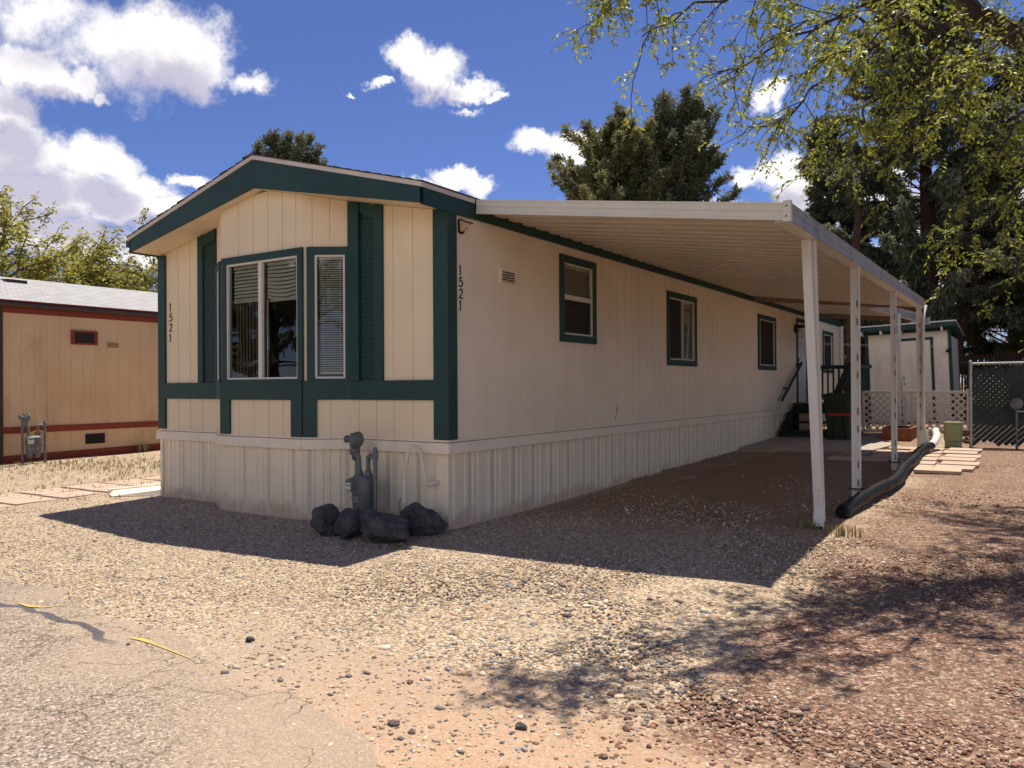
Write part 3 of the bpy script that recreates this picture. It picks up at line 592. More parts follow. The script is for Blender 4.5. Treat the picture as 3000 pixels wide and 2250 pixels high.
# house numbers
DG = {'1': [[(0, 1), (0, 0)], [(-.09, .80), (0, 1)], [(-.07, .03), (.0, 0)]], '5': [[(.26, 1), (-.02, .97), (-.1, .58), (.12, .64), (.3, .5), (.34, .28), (.2, .06), (-.0, 0), (-.16, .06)]],
      '2': [[(-.12, .8), (-.04, .95), (.12, 1), (.28, .9), (.28, .68), (.12, .4), (-.16, .04), (.1, .05), (.34, .0)]], '3': [[(-.1, .95), (.2, 1), (.05, .6), (.25, .35), (.1, 0), (-.12, .08)]], '.': [[(.05, .4), (.05, .5)]]}
def digit(F, ch, u, z, h, parent, th=.008, n0=.002, m='digit', name='house_number', wk=1.2):
    b = MB()
    for st in DG[ch]:
        for (a, c), (d, e) in zip(st, st[1:]):
            p, q = Vector((a*h*wk, c*h)), Vector((d*h*wk, e*h)); dr = (q-p).normalized(); nn = Vector((-dr.y, dr.x))*th/2; p -= dr*th*.3; q += dr*th*.3
            A = [F.p(u+v_.x, z+v_.y, n0) for v_ in (p-nn, q-nn, q+nn, p+nn)]; b.prism(A, [w_+F.n*.006 for w_ in A])
    return b.build(name, M[m], parent)
for i, ch in enumerate('1521'):
    digit(SIDE, ch, .222, 2.704-i*.126, .10, home, th=.012); digit(FRONT, ch, .225, 2.575-i*.141, .105, home, th=.012)
# wall vent
v_ = MB(); v_.fb(SIDE, .98, 1.31, 2.70, 2.86, 0, .008)
for q in ((.98, 1.31, 2.84, 2.865), (.98, 1.31, 2.695, 2.715), (.98, 1.005, 2.715, 2.84), (1.285, 1.31, 2.715, 2.84)): v_.fb(SIDE, *q, .008, .02)
vo_ = v_.build('wall_vent', M['cream_side'], home); lv = MB()
for i in range(4):
    z = 2.725+i*.029; lv.hexa([SIDE.p(1.02, z, .009), SIDE.p(1.275, z, .009), SIDE.p(1.275, z, .024), SIDE.p(1.02, z, .024), SIDE.p(1.02, z+.014, .009), SIDE.p(1.275, z+.014, .009), SIDE.p(1.275, z+.008, .02), SIDE.p(1.02, z+.008, .02)])
lv.build('louvre', M['cream_side'], vo_)
MB().fb(SIDE, 1.01, 1.28, 2.715, 2.84, .0082, .0085).build('vent_opening', M['dark'], vo_)
# side windows
for a, b, c, d, k in wins:
    wd, r = window(SIDE, a, b, c, d, tw=.10, kind=k)
    if k != 'screen': blinds(SIDE, r[0], r[1], r[2]+.02, r[3], -.06, parent=wd, pitch=.036 if k == 'hung' else .03)
    if k == 'hung': gq = MB(); gq.quad(*[SIDE.p(a_, b_, -.011) for a_, b_ in ((r[0], r[2]), (r[1], r[2]), (r[1], (r[2]+r[3])/2), (r[0], (r[2]+r[3])/2))]); gq.build('insect_screen', M['mesh'], wd)
    if k == 'slide': MB().fb(SIDE, r[0], (r[0]+r[1])/2, r[2], r[3], -.012, -.010).build('screen', M['screen'], wd)
    if k == 'screen':
        s2 = MB(); e = .016
        for q in ((r[0]-.02, r[1]+.02, r[3], r[3]+e), (r[0]-.02, r[1]+.02, r[2]-e, r[2]), (r[0]-.02, r[0]-.004, r[2], r[3])): s2.fb(SIDE, *q, .008, .03)
        s2.build('screen_frame', M['alu'], wd)
# entry door
dr = MB(); dr.fb(SIDE, 14.74, 15.65, 1.06, 3.14, -.03, .01); do_ = dr.build('door', M['door'], home)
dt = MB(); dt.fb(SIDE, 14.65, 15.74, 3.14, 3.24, 0, .03); dt.fb(SIDE, 14.65, 14.735, 1.04, 3.14, 0, .03); dt.fb(SIDE, 15.655, 15.74, 1.04, 3.14, 0, .03); dt.build('door_frame', M['green'], home)
pn = MB()
for a, b in ((14.85, 15.13), (15.26, 15.54)):
    for c, d in ((1.25, 1.85), (2.05, 2.62), (2.75, 2.98)):
        for q in ((a, b, c, c+.03), (a, b, d-.03, d), (a, a+.03, c, d), (b-.03, b, c, d)): pn.fb(SIDE, *q, .010, .018)
pn.build('door_panel', M['door'], do_)
MB().lathe(SIDE.p(14.82, 2.03, .01), (1, 0, 0), [(0, .012), (.04, .012), (.045, .03), (.07, .034), (.085, .02)]).build('door_knob', M['gold'], do_, smooth=True)
MB().fb(SIDE, 14.79, 14.85, 2.13, 2.20, .01, .03).build('deadbolt', M['black'], do_)
MB().box(.0, .10, HL-.02, HL+.06, .9, 3.35).build('corner_trim', M['white'], home)
MB().tube([(.07, HL-.12, 3.3), (.07, HL-.12, 1.0)], .03, 8).build('downpipe', M['pvc'], home, smooth=True)

# fittings fixed to the walls but separate things
t = thing('solar_wall_light', 'small black solar motion light on the side wall above the number 1521', 'light', (0.02, .234, 3.22))
q = MB(); A = [(.0, .185, 3.29), (.0, .185, 3.17), (.0, .20, 3.15), (.0, .235, 3.14), (.0, .27, 3.15), (.0, .285, 3.17), (.0, .285, 3.29)]
q.prism(A, [(.022, y, z) for x, y, z in A]); q.prism([(.02, .18, 3.30), (.02, .29, 3.30), (.14, .28, 3.255), (.14, .19, 3.255)], [(.02, .18, 3.285), (.02, .29, 3.285), (.14, .28, 3.24), (.14, .19, 3.24)]); q.build('housing', M['black'], t, bevel=.003)
MB().prism([(.022, .193, 3.283), (.022, .277, 3.283), (.125, .27, 3.245), (.125, .2, 3.245)], [(.022, .20, 3.165), (.022, .27, 3.165), (.06, .262, 3.175), (.06, .208, 3.175)]).build('lens', M['amber'], t)
MB().lathe((.10, .235, 3.222), (.6, -.3, -.5), [(0, .014), (.012, .012), (.02, .004)], 10).build('sensor', M['white'], t, smooth=True)
t = thing('porch_lamp', 'black and white porch lamp beside the white entry door', 'lamp', (.02, 14.45, 3.0))
MB().box(.0, .03, 14.40, 14.52, 2.85, 3.05).beam((.02, 14.46, 3.02), (.17, 14.46, 3.02), .03, .03).build('bracket', M['black'], t)
MB().lathe((.17, 14.46, 3.05), (0, 0, -1), [(0, .03), (.02, .085), (.09, .085)], 14).build('cap', M['black'], t, smooth=True)
MB().lathe((.17, 14.46, 2.96), (0, 0, -1), [(0, .075), (.10, .075), (.13, .05)], 14).build('lamp_glass', M['dial'], t, smooth=True)
t = thing('stair_handrail', 'green handrail sloping down the cream side wall left of the door', 'handrail', (.1, 13.8, 1.7))
MB().tube([(.12, 14.7, 2.07), (.12, 12.75, 1.14)], .035, 8).build('rail', M['green'], t, smooth=True)
MB().tube([(.0, 14.62, 2.05), (.12, 14.62, 2.05)], .02, 6).build('bracket', M['green'], t); MB().tube([(.0, 13.3, 1.42), (.12, 13.3, 1.42)], .02, 6).build('bracket', M['green'], t)
tag(MB().tube([(.015, 3.93, 1.02), (.05, 3.95, 1.12), (.02, 3.97, 1.2), (.03, 4.0, 1.14)], .003, 5).build('cable_end', M['black'], loc=(0, 3.93, 1.02)), 'short black cable end curling out of the side wall low down', 'cable')

# ------------------------------------------------------------------ carport
cp = thing('carport', 'white aluminium carport with ribbed ceiling attached to the side of the mobile home', 'carport', (3.3, .5, 0))
CY0, CY1, CX0, CX1 = .45, 10.7, .05, 3.35
def cz(x, base=3.43): return base-(x-CX0)*(.45/3.30)
b = MB(); ps = .30; y = CY0+.05; P = []
while y < CY1: P += [(y, 0), (y+.15, 0), (y+.152, .09), (y+.175, .09), (y+.18, .02), (y+.245, .02), (y+.25, .09), (y+.29, .09)]; y += ps
for (ya, da), (yb_, db) in zip(P, P[1:]):
    b.quad((CX0, ya, cz(CX0)+da), (CX1, ya, cz(CX1)+da), (CX1, yb_, cz(CX1)+db), (CX0, yb_, cz(CX0)+db))
    b.quad((CX0, ya, cz(CX0)+.105), (CX0, yb_, cz(CX0)+.105), (CX1, yb_, cz(CX1)+.105), (CX1, ya, cz(CX1)+.105))
b.build('roof_panel', M['panel'], cp)
def fasc(p, q, zb0, zb1, h, m='alu', name='fascia', out=(0, -1, 0)):
    """grooved fascia channel from p to q (plan), three stepped bands"""
    o = Vector(out); A = [(0, 0), (.03, 0), (.03, h*.12), (.022, h*.14), (.022, h*.46), (.016, h*.48), (.016, h*.52), (.022, h*.54), (.022, h*.86), (.03, h*.88), (.03, h), (0, h)]
    return MB().prism([Vector((*p, zb0+z))+o*n for n, z in A], [Vector((*q, zb1+z))+o*n for n, z in A]).build(name, M[m], cp)
fasc((CX0-.0, CY0+.03), (CX1, CY0+.03), 3.395, 2.925, .155)
fasc((CX1, CY0+.03), (CX1, CY1), 2.925, 2.985, .165, 'alu_grey', 'gutter', (1, 0, 0))
MB().hexa([(CX1-.11, CY0+.06, 2.925), (CX1+.02, CY0+.06, 2.925), (CX1+.02, CY1, 2.985), (CX1-.11, CY1, 2.985), (CX1-.11, CY0+.06, 2.955), (CX1+.02, CY0+.06, 2.955), (CX1+.02, CY1, 3.015), (CX1-.11, CY1, 3.015)]).build('beam', M['alu'], cp)
MB().box(CX1-.02, CX1+.045, CY0-.006, CY0+.06, 2.915, 3.10).build('end_cap', M['alu'], cp, bevel=.003)
for z in (2.96, 3.05): MB().lathe((CX1+.01, CY0-.006, z), (0, -1, 0), [(0, .008), (.006, .006)], 8).build('rivet', M['black'], cp)
MB().hexa([(CX0+.02, CY1-.02, 3.33), (CX1, CY1-.02, 2.96), (CX1, CY1+.05, 2.96), (CX0+.02, CY1+.05, 3.33), (CX0+.02, CY1-.02, 3.44), (CX1, CY1-.02, 3.06), (CX1, CY1+.05, 3.06), (CX0+.02, CY1+.05, 3.44)]).build('cross_beam', M['crossbeam'], cp)
# posts: paired channels with ovals coloured like the shadow seen through slots
def post(x, y, zt, w_=.085, dd=.075, holes=True, name='post'):
    zb = g(x, y)-.02; b = MB(); b.box(x-w_/2, x+w_*.0, y-dd/2, y+dd/2, zb, zt)
    o_ = b.build(name, M['white'], cp, bevel=.004)
    c = MB(); c.box(x+.004, x+w_/2, y-dd/2+.01, y+dd/2, zb, zt); c.box(x+.0, x+.012, y-dd/2-.004, y-dd/2+.012, zb, zt); c.box(x+w_/2-.008, x+w_/2+.004, y-dd/2-.004, y-dd/2+.012, zb, zt)
    if holes:
        h = c; h.mi = {}; h.mats = [M['slot']]; z = zb+.22; i = 0
        while z < zt-.1:
            A = [(x+w_*.27+.011*math.cos(a), y-dd/2+.0085, z+.05*math.sin(a)) for a in np.linspace(0, 2*math.pi, 13)[:-1]]
            k0 = len(h.f); h.prism(A, [(q[0], q[1]-.002, q[2]) for q in A]); h.mi.update({k: 1 for k in range(k0, len(h.f))}); z += .22 if i % 2 == 0 else .44; i += 1
    c.build('channel', M['white'], o_)
    return o_
post(3.30, 3.93, 2.95, .10); post(3.30, 7.12, 2.965, .08); post(3.30, 10.42, 2.985, .085)
b = MB(); b.beam((3.325, 1.60, 2.93), (3.335, 1.87, .12), .05, .05, (0, 1, 0)); b.build('post', M['alu'], cp, bevel=.003)
dsn = MB(); dsn.beam((3.275, 1.52, 2.93), (3.315, 1.80, .22), .085, .05, (0, 1, 0)); 
for k in (-.026, -.003, .022): dsn.beam((3.275+k, 1.493, 2.93), (3.315+k, 1.773, .45), .008, .006, (0, 1, 0))
dso = dsn.build('downspout', M['white'], cp, bevel=.004)
MB().beam((3.312, 1.792, .47), (3.3135, 1.799, .41), .098, .065, (0, 1, 0)).build('strap', M['white'], dso, bevel=.002)
el = MB(); el.hexa([(3.268, 1.73, .06), (3.366, 1.73, .06), (3.366, 1.82, .03), (3.268, 1.82, .03), (3.272, 1.77, .25), (3.36, 1.77, .25), (3.36, 1.83, .25), (3.272, 1.83, .25)]); el.build('elbow', M['white'], dso, bevel=.006)
MB().hexa([(3.27, 1.726, .035), (3.364, 1.726, .035), (3.364, 1.74, .03), (3.27, 1.74, .03), (3.27, 1.727, .075), (3.364, 1.727, .075), (3.364, 1.74, .09), (3.27, 1.74, .09)]).build('spout_mouth', M['black'], dso)
MB().lathe((3.33, 1.755, .44), (0, -1, .1), [(0, .007), (.01, .005)], 8).build('screw', M['steel'], dso)
# second carport bay over the entry
aw = thing('entry_awning', 'narrower white awning behind the carport over the entry steps', 'awning', (2.2, 13, 0))
ox = lambda y: np.interp(y, [CY1, 12.4, 15.6], [2.12, 2.22, 2.92]); b = MB(); y = CY1+.08; P = []
while y < 15.5: P += [(y, 0), (y+.15, 0), (y+.152, .09), (y+.175, .09), (y+.18, .02), (y+.245, .02), (y+.25, .09), (y+.29, .09)]; y += ps
az_ = lambda x: 3.43-(x-.05)*.10
for (ya, da), (yb_, db) in zip(P, P[1:]):
    b.quad((.05, ya, az_(.05)+da), (ox(ya), ya, az_(ox(ya))+da), (ox(yb_), yb_, az_(ox(yb_))+db), (.05, yb_, az_(.05)+db))
    b.quad((.05, ya, az_(.05)+.1), (.05, yb_, az_(.05)+.1), (ox(yb_), yb_, az_(ox(yb_))+.1), (ox(ya), ya, az_(ox(ya))+.1))
b.build('roof_panel', M['panel'], aw)
MB().hexa([(.05, 15.55, 3.32), (2.92, 15.55, 3.04), (2.92, 15.62, 3.04), (.05, 15.62, 3.32), (.05, 15.55, 3.42), (2.92, 15.55, 3.14), (2.92, 15.62, 3.14), (.05, 15.62, 3.42)]).build('cross_beam', M['crossbeam'], aw)
MB().beam((2.24, 12.2, 3.21), (2.95, 15.66, 3.08), .05, .13).build('gutter', M['alu_grey'], aw)
MB().beam((2.20, 12.2, 3.15), (2.92, 15.66, 3.015), .07, .03).build('gutter_lip', M['white'], aw)
MB().box(2.90, 2.99, 15.62, 15.68, 3.0, 3.16).build('end_cap', M['alu'], aw)
MB().box(2.52, 2.585, 13.55, 13.62, .45, 3.12).build('post', M['white'], aw, bevel=.003)
dp = thing('corner_downpipe', 'white rain pipe down the rear carport post with a flared shoe', 'downpipe', (3.39, 10.42, .3))
MB().tube([(3.40, 10.66, 3.02), (3.38, 10.5, 2.85), (3.38, 10.36, 2.7), (3.38, 10.34, .62)], .03, 10).build('pipe', M['pvc'], dp, smooth=True)
MB().beam((3.37, 10.33, .62), (3.40, 10.27, .27), .16, .12, (0, 1, 0)).build('shoe', M['pvc'], dp, bevel=.01)
"""HOSE"""
# wrapped drain hose
hp = [(3.41, 2.33, .12), (3.44, 2.75, .17), (3.47, 3.3, .19), (3.50, 3.9, .205), (3.57, 4.5, .215), (3.60, 5.1, .225), (3.56, 5.8, .235), (3.50, 6.5, .245), (3.50, 7.2, .26), (3.50, 8.0, .28), (3.44, 8.7, .30), (3.45, 9.3, .33), (3.50, 9.8, .35), (3.56, 10.05, .37)]
pp = []
for i in range(len(hp)-1):
    for k in range(10): pp.append(Vector(hp[i]).lerp(Vector(hp[i+1]), k/10))
pp.append(Vector(hp[-1])); pp = [sum((pp[max(0, min(len(pp)-1, i+j))] for j in range(-6, 7)), Vector())/13 for i in range(len(pp))]
rr = [.074+.007*math.sin(i*.55)*math.sin(i*.17+1)+.004*math.sin(i*2.3) for i in range(len(pp))]; rr[0] = .05; rr[1] = .07
ho = thing('drain_hose', 'long black plastic-wrapped drain hose lying beside the carport posts', 'hose', (3.5, 6, .2))
MB().tube(pp, rr, 14).build('hose', M['black'], ho, smooth=True)
MB().tube([(3.54, 9.95, .37), (3.58, 10.2, .42), (3.60, 10.45, .52), (3.55, 10.6, .62)], [.07, .066, .072, .06], 12).build('elbow', M['white'], ho, smooth=True)
for x, y in ((3.30, 3.93), (3.30, 7.12), (3.38, 10.30)): tag(MB().lathe((x+.0, y, g(x, y)+.12), (0, 0, 1), [(0, .085), (.012, .085)], 12).build('post_tie', M['black'], loc=(x, y, .2)), {3.93: 'black tie round the foot of the slotted second carport post', 7.12: 'black tie round the foot of the third carport post', 10.30: 'black tie round the white shoe of the corner downpipe'}[y], 'tie')

# ------------------------------------------------------------------ neighbour's home (left)
XN, YN0, YN1 = -12.2, 1.06, 15.
nb = thing('neighbour_home', 'tan neighbouring mobile home with rust red trim and pale shingle roof', 'mobile home', (XN, YN0, 0))
NF = Fr((XN, YN0, 0), (0, 1, 0), (1, 0, 0)); LN = YN1-YN0
siding(NF, LN, [.17, .41, .655, .91, 1.16, 1.41, 1.66, 1.93, 2.2, 2.46, 2.72, 2.98, 3.25, 3.5], .1, 3.2, 'wall', M['tan'], parent=nb, gd=.004)
MB().box(XN-5, XN-.01, YN0, YN0+.1, 0, 3.2).box(XN-5, XN-.01, YN1-.1, YN1, 0, 3.2).box(XN-5, XN-4.9, YN0, YN1, 0, 3.2).build('end_wall', M['tan'], nb)
MB().fb(NF, -.03, .045, 0, 3.15, 0, .03).build('corner_trim', M['gutter'], nb)
MB().fb(NF, .045, LN, .605, .738, 0, .022).build('belt_trim', M['rust'], nb, bevel=.003)
MB().hexa([NF.p(.045, -.05, 0), NF.p(LN, .1, 0), NF.p(LN, .1, .02), NF.p(.045, -.05, .02), NF.p(.045, .16, 0), NF.p(LN, .35, 0), NF.p(LN, .35, .02), NF.p(.045, .16, .02)]).build('base_trim', M['rust'], nb)
MB().fb(NF, -.03, LN, 3.06, 3.20, 0, .025).fb(NF, -.2, LN, 3.285, 3.315, .09, .13).build('fascia', M['rust'], nb)
MB().tube([NF.p(-.2, 3.235, .075), NF.p(LN, 3.235, .075)], .062, 10).build('gutter', M['gutter'], nb, smooth=True)
rf = MB(); A = [(XN+.12, -.3, 3.29), (XN-2.4, -.3, 4.06), (XN-5.1, -.3, 3.29), (XN-5.1, -.3, 3.32), (XN-2.4, -.3, 4.09), (XN+.12, -.3, 3.315)]
rf.prism([(x, YN0-.2, z) for x, _, z in A], [(x, YN1+.2, z) for x, _, z in A]); ro = rf.build('roof', M['paleshingle'], nb)
MB().prism([(XN, YN0+.01, 3.19), (XN-2.4, YN0+.01, 4.0), (XN-4.9, YN0+.01, 3.19)], [(XN, YN0+.05, 3.19), (XN-2.4, YN0+.05, 4.0), (XN-4.9, YN0+.05, 3.19)]).build('gable', M['tan'], nb)
v = MB(); zz = lambda x: 3.305+(XN+.12-x)*.3056
v.hexa([(XN-2.06, 1.97, zz(XN-2.06)), (XN-1.78, 1.97, zz(XN-1.78)), (XN-1.78, 2.42, zz(XN-1.78)), (XN-2.06, 2.42, zz(XN-2.06)), (XN-2.06, 1.97, zz(XN-2.06)+.02), (XN-1.78, 1.97, zz(XN-1.78)+.09), (XN-1.78, 2.42, zz(XN-1.78)+.09), (XN-2.06, 2.42, zz(XN-2.06)+.02)]); v.build('roof_vent', M['gutter'], nb)
wn = MB(); 
for q in ((1.40, 1.98, 2.735, 2.775), (1.40, 1.98, 2.47, 2.51), (1.40, 1.475, 2.51, 2.735), (1.905, 1.98, 2.51, 2.735)): wn.fb(NF, *q, 0, .03)
wn = wn.build('window', M['rust'], nb); MB().fb(NF, 1.475, 1.905, 2.51, 2.735, .002, .012).build('screen', M['screen'], wn)
q = MB().fb(NF, 2.18, 2.48, 2.42, 2.54, 0, .02); q = q.build('wall_vent', M['tan'], nb); l = MB()
for i in range(4): l.fb(NF, 2.2, 2.46, 2.437+i*.026, 2.447+i*.026, .02, .028)
l.build('louvre', M['gutter'], q)
MB().fb(NF, 1.71, 2.14, .30, .52, 0, .018).build('base_vent', M['black'], nb)

# ------------------------------------------------------------------ gas meters
def gas_meter(label, ox, oy, rz, nums, white=False):
    t = thing('gas_meter', label, 'gas meter', (ox, oy, g(ox, oy))); t.rotation_euler[2] = rz; t.scale = (.88, .88, .76); t.location.z += .03
    def B(mb, name, m, par=t, **k):   # built round the origin, then parented
        o = mb.build(name, M[m], None, loc=(0, 0, 0), **k); o.parent = par; return o
    b = MB(); b.tube([(-.10, .05, -.1), (-.10, .05, .92)], .026, 10); b.tube([(-.10, .05, .9), (-.10, .0, .93), (-.07, -.01, .95)], .03, 10)
    b.tube([(-.11, .02, .96), (-.04, -.0, .99), (.0, -.0, .95), (.015, -.0, .90), (.015, -.0, .72)], [.038, .036, .036, .029, .029], 10); B(b, 'inlet_pipe', 'pipe', smooth=True)
    b = MB(); b.tube([(.2, 0, .70), (.2, 0, .9), (.21, 0, .96), (.25, 0, .985), (.33, 0, .97)], [.028, .028, .034, .032, .028], 10); b.tube([(.345, .0, -.1), (.345, 0, 1.06)], .026, 12); b.lathe((.345, 0, .93), (0, 0, 1), [(0, .036), (.13, .036), (.15, .026), (.18, .018)], 12); B(b, 'outlet_pipe', 'pipe', smooth=True)
    for x in (.015, .2):
        B(MB().lathe((x, 0, .70), (0, 0, 1), [(0, .052), (.035, .052), (.04, .042), (.07, .042)], 6), 'union_nut', 'pipe')
    # regulator: tilted disc body with spring tower and side spout
    b = MB(); b.lathe((-.03, .0, 1.185), (-.93, -.34, .12), [(-.07, .03), (-.055, .075), (-.03, .11), (-.012, .128), (.012, .128), (.022, .10), (.05, .075), (.075, .05), (.13, .047), (.135, .055), (.16, .055), (.165, .03)], 22)
    b.tube([(-.075, .0, 1.29), (-.075, .0, 1.2), (-.07, 0, 1.08), (-.075, 0, 1.02), (-.08, 0, .97)], [.05, .075, .062, .07, .045], 14); b.lathe((-.08, 0, .985), (0, 0, 1), [(0, .06), (.03, .06)], 8); B(b, 'regulator', 'meter', smooth=True)
    # meter case: upper half, flange, twin-lobed lower half
    def lobed(z0, z1, k0, k1, rx, ry, n=24):
        A = []; C = []
        for i in range(n):
            a = 2*math.pi*i/n; e = lambda c: math.copysign(abs(c)**.6, c)
            A.append((.11+rx*k0*e(math.cos(a)), ry*k0*e(math.sin(a)), z0)); C.append((.11+rx*k1*e(math.cos(a)), ry*k1*e(math.sin(a)), z1))
        return A, C
    b = MB(); b.prism(*lobed(.48, .66, 1, .97, .165, .115)); b.prism(*lobed(.66, .70, .97, .7, .165, .115)); up_ = B(b, 'meter_top', 'meter', smooth=True)
    B(MB().prism(*lobed(.462, .487, 1.12, 1.12, .165, .115)), 'flange', 'meter')
    for k in range(10):
        a = k*.628+.2; B(MB().lathe((.11+.175*math.cos(a), .118*math.sin(a), .452), (0, 0, 1), [(0, .009), (.045, .009)], 6), 'flange_bolt', 'steel')
    b = MB()
    for sx in (.035, .185):
        pr = [(.465, .10), (.36, .098), (.22, .088), (.15, .07), (.11, .04)]
        for (za, ra), (zb_, rb) in zip(pr, pr[1:]):
            A = [(sx+ra*.82*math.cos(a), (ra+.015)*math.sin(a), za) for a in np.linspace(0, 2*math.pi, 19)[:-1]]; C = [(sx+rb*.82*math.cos(a), (rb+.015)*math.sin(a), zb_) for a in np.linspace(0, 2*math.pi, 19)[:-1]]; b.prism(C, A)
    b.box(.05, .17, -.085, .085, .24, .465); lo = B(b, 'meter_case', 'meter', smooth=True)
    b = MB().prism([(-.06, -.10, .48), (.10, -.10, .48), (.10, -.10, .64), (.06, -.10, .68), (-.03, -.10, .66), (-.06, -.10, .62)], [(-.05, -.17, .49), (.09, -.17, .49), (.09, -.17, .62), (.05, -.17, .655), (-.02, -.17, .64), (-.05, -.17, .6)])
    idx = B(b, 'index_box', 'meter', bevel=.006)
    DF = Fr((-.04, -.172, .5), (1, 0, 0), (0, -1, 0)); B(MB().fb(DF, 0, .12, .0, .10, 0, .006), 'dial', 'dial', par=idx, bevel=.004)
    for i in range(4): B(MB().lathe(DF.p(.02+i*.027, .065, .006), (0, -1, 0), [(0, .010), (.002, .010)], 12), 'dial_ring', 'meter', par=idx)
    for i, ch in enumerate(nums):
        d = digit(Fr((.02, -.118, .33), (1, 0, 0), (0, -1, 0)), ch, i*.045, 0, .075, None, th=.006, n0=.0, m='chalk', name='chalk_number', wk=1.); d.parent = lo
    return t
gas_meter('grey gas meter chalked 1521 in front of the pale skirting', -1.02, -.28, R_(-10), '1521')
gas_meter('grey gas meter standing against the tan neighbouring home', -11.72, 1.36, R_(78), '15.3')
t = thing('gas_riser', 'white pipe with yellow gas hose against the tan neighbouring home', 'pipe', (-12.05, 1.85, .02))
MB().tube([(-12.05, 1.85, 0), (-12.05, 1.85, .55)], .022, 8).lathe((-12.05, 1.85, .36), (0, 0, 1), [(0, .04), (.05, .04), (.08, .03), (.12, .035)], 8).build('riser', M['white'], t, smooth=True)
MB().tube([(-12.0, 1.42, .42), (-12.0, 1.55, .62), (-12., 1.70, .66), (-12.05, 1.82, .62), (-12.05, 1.85, .52)], .016, 8).build('hose', M['yhose'], t, smooth=True)
# white gas riser with flex hose at the house corner
t = thing('flexible_gas_riser', 'cream flexible pipe arching out of the ground beside the house corner', 'pipe', (-.60, -.2, 0))
gzz = 0; fx = -.43
MB().tube([(fx+.02, -.2, -.05), (fx, -.2, .28)], .022, 10).lathe((fx, -.2, .27), (0, 0, 1), [(0, .03), (.03, .034), (.06, .022), (.09, .032), (.13, .03), (.16, .022), (.2, .03), (.24, .024)], 10).build('riser', M['pvc'], t, smooth=True)
MB().tube([(fx+.0, -.2, .50), (fx-.0, -.2, .58), (fx+.03, -.2, .70), (fx+.06, -.2, .83), (fx+.10, -.19, .885), (fx+.15, -.17, .875), (fx+.185, -.15, .81), (fx+.20, -.14, .70), (fx+.21, -.13, .62)], [.020, .017, .018, .018, .018, .018, .020, .020, .022], 10).build('flex_hose', M['pvc'], t, smooth=True)
MB().tube([(fx+.21, -.13, .64), (fx+.22, -.13, .50), (fx+.24, -.11, .475), (fx+.31, -.0, .50)], [.022, .022, .028, .02], 10).build('elbow', M['pvc'], t, smooth=True)
MB().tube([(fx-.02, -.23, .32), (fx-.04, -.24, .30), (fx-.035, -.24, .20)], .008, 6).build('valve_handle', M['steel'], t)

# ------------------------------------------------------------------ lava rocks
def rock(name, label, cat, x, y, rx, ry, h, seed, m, group=None, z=None):
    r = np.random.default_rng(seed); import bmesh
    bm = bmesh.new(); bmesh.ops.create_icosphere(bm, subdivisions=4, radius=1); pl = [Vector(r.normal(size=3)).normalized() for _ in range(20)]; dd = [r.uniform(.55, .9) for _ in pl]
    from mathutils import noise as mn
    for v in bm.verts:
        p = v.co.normalized(); k = 1.
        for n_, d_ in zip(pl, dd):
            c = p.dot(n_)
            if c > 0: k = min(k, d_/c)
        k *= 1+.16*mn.noise(p*2.+Vector((seed, 0, 0)))+.07*mn.noise(p*5+Vector((seed, 3, 0)))-.05*abs(mn.noise(p*3.3+Vector((seed, 9, 0))))
        v.co = Vector((p.x*rx, p.y*ry, p.z*h*.56))*k*1.12
    me = bpy.data.meshes.new(name); bm.to_mesh(me); bm.free(); me.materials.append(M[m]); o = bpy.data.objects.new(name, me); COL.objects.link(o)
    o.location = (x, y, (g(x, y) if z is None else z)+h*.42); return tag(o, label, cat, group)
G_ = 'lava rocks round the gas meter'
rock('lava_rock', 'upright blocky black lava rock, left end of the row by the gas meter', 'rock', -.98, -.80, .18, .17, .345, 3, 'rock', G_)
rock('lava_rock', 'smallest black lava rock, between two larger ones below the gas meter', 'rock', -.68, -.78, .18, .16, .28, 5, 'rock', G_)
rock('lava_rock', 'widest black lava rock lying in front of the pipes', 'rock', -.22, -.76, .36, .25, .345, 8, 'rock', G_)
rock('lava_rock', 'rounded black lava rock tucked against the house corner', 'rock', -.12, -.26, .28, .2, .31, 12, 'rock', G_)

# ------------------------------------------------------------------ entry steps and deck
dk = thing('entry_steps', 'dark green wooden steps and railed landing at the white entry door', 'steps', (.8, 14, .25))
def tread(y0, y1, z, x1=1.5, nm='tread'): return MB().box(.10, x1, y0-.03, y1, z-.04, z).build(nm, M['deck'], dk, bevel=.004)
ys_ = [12.55, 12.95, 13.35, 13.75]
for i, z in enumerate((.42, .63, .845)): tread(ys_[i], ys_[i+1]+.03, z)
for i, z in enumerate((.42, .63, .845, 1.05)):
    if i in (0, 3): MB().box(.12, 1.5, ys_[i], ys_[i]+.03, z-.21, z-.045).build('riser', M['deck'], dk)
tread(13.72, 16.2, 1.05, 1.5, 'landing')
for x in (.10, 1.46): MB().hexa([(x, 12.55, .2), (x+.04, 12.55, .2), (x+.04, 13.9, .2), (x, 13.9, .2), (x, 12.55, .38), (x+.04, 12.55, .38), (x+.04, 13.9, 1.0), (x, 13.9, 1.0)]).build('stringer', M['deck'], dk)
for x, y in ((.12, 16.12), (1.42, 16.12), (1.42, 13.8), (.14, 13.85)): MB().box(x, x+.09, y, y+.09, .2, 2.0 if (x > 1 or y > 15) else 1.0).build('post', M['deck'], dk)
MB().box(.06, 1.55, 16.12, 16.24, 1.93, 2.03).box(.12, 1.5, 16.15, 16.19, 1.15, 1.24).build('rail', M['deck'], dk)
bl = MB(); 
for i in range(9): bl.box(.30+i*.14, .34+i*.14, 16.15, 16.19, 1.24, 1.93)
bl.build('baluster_row', M['deck'], dk)
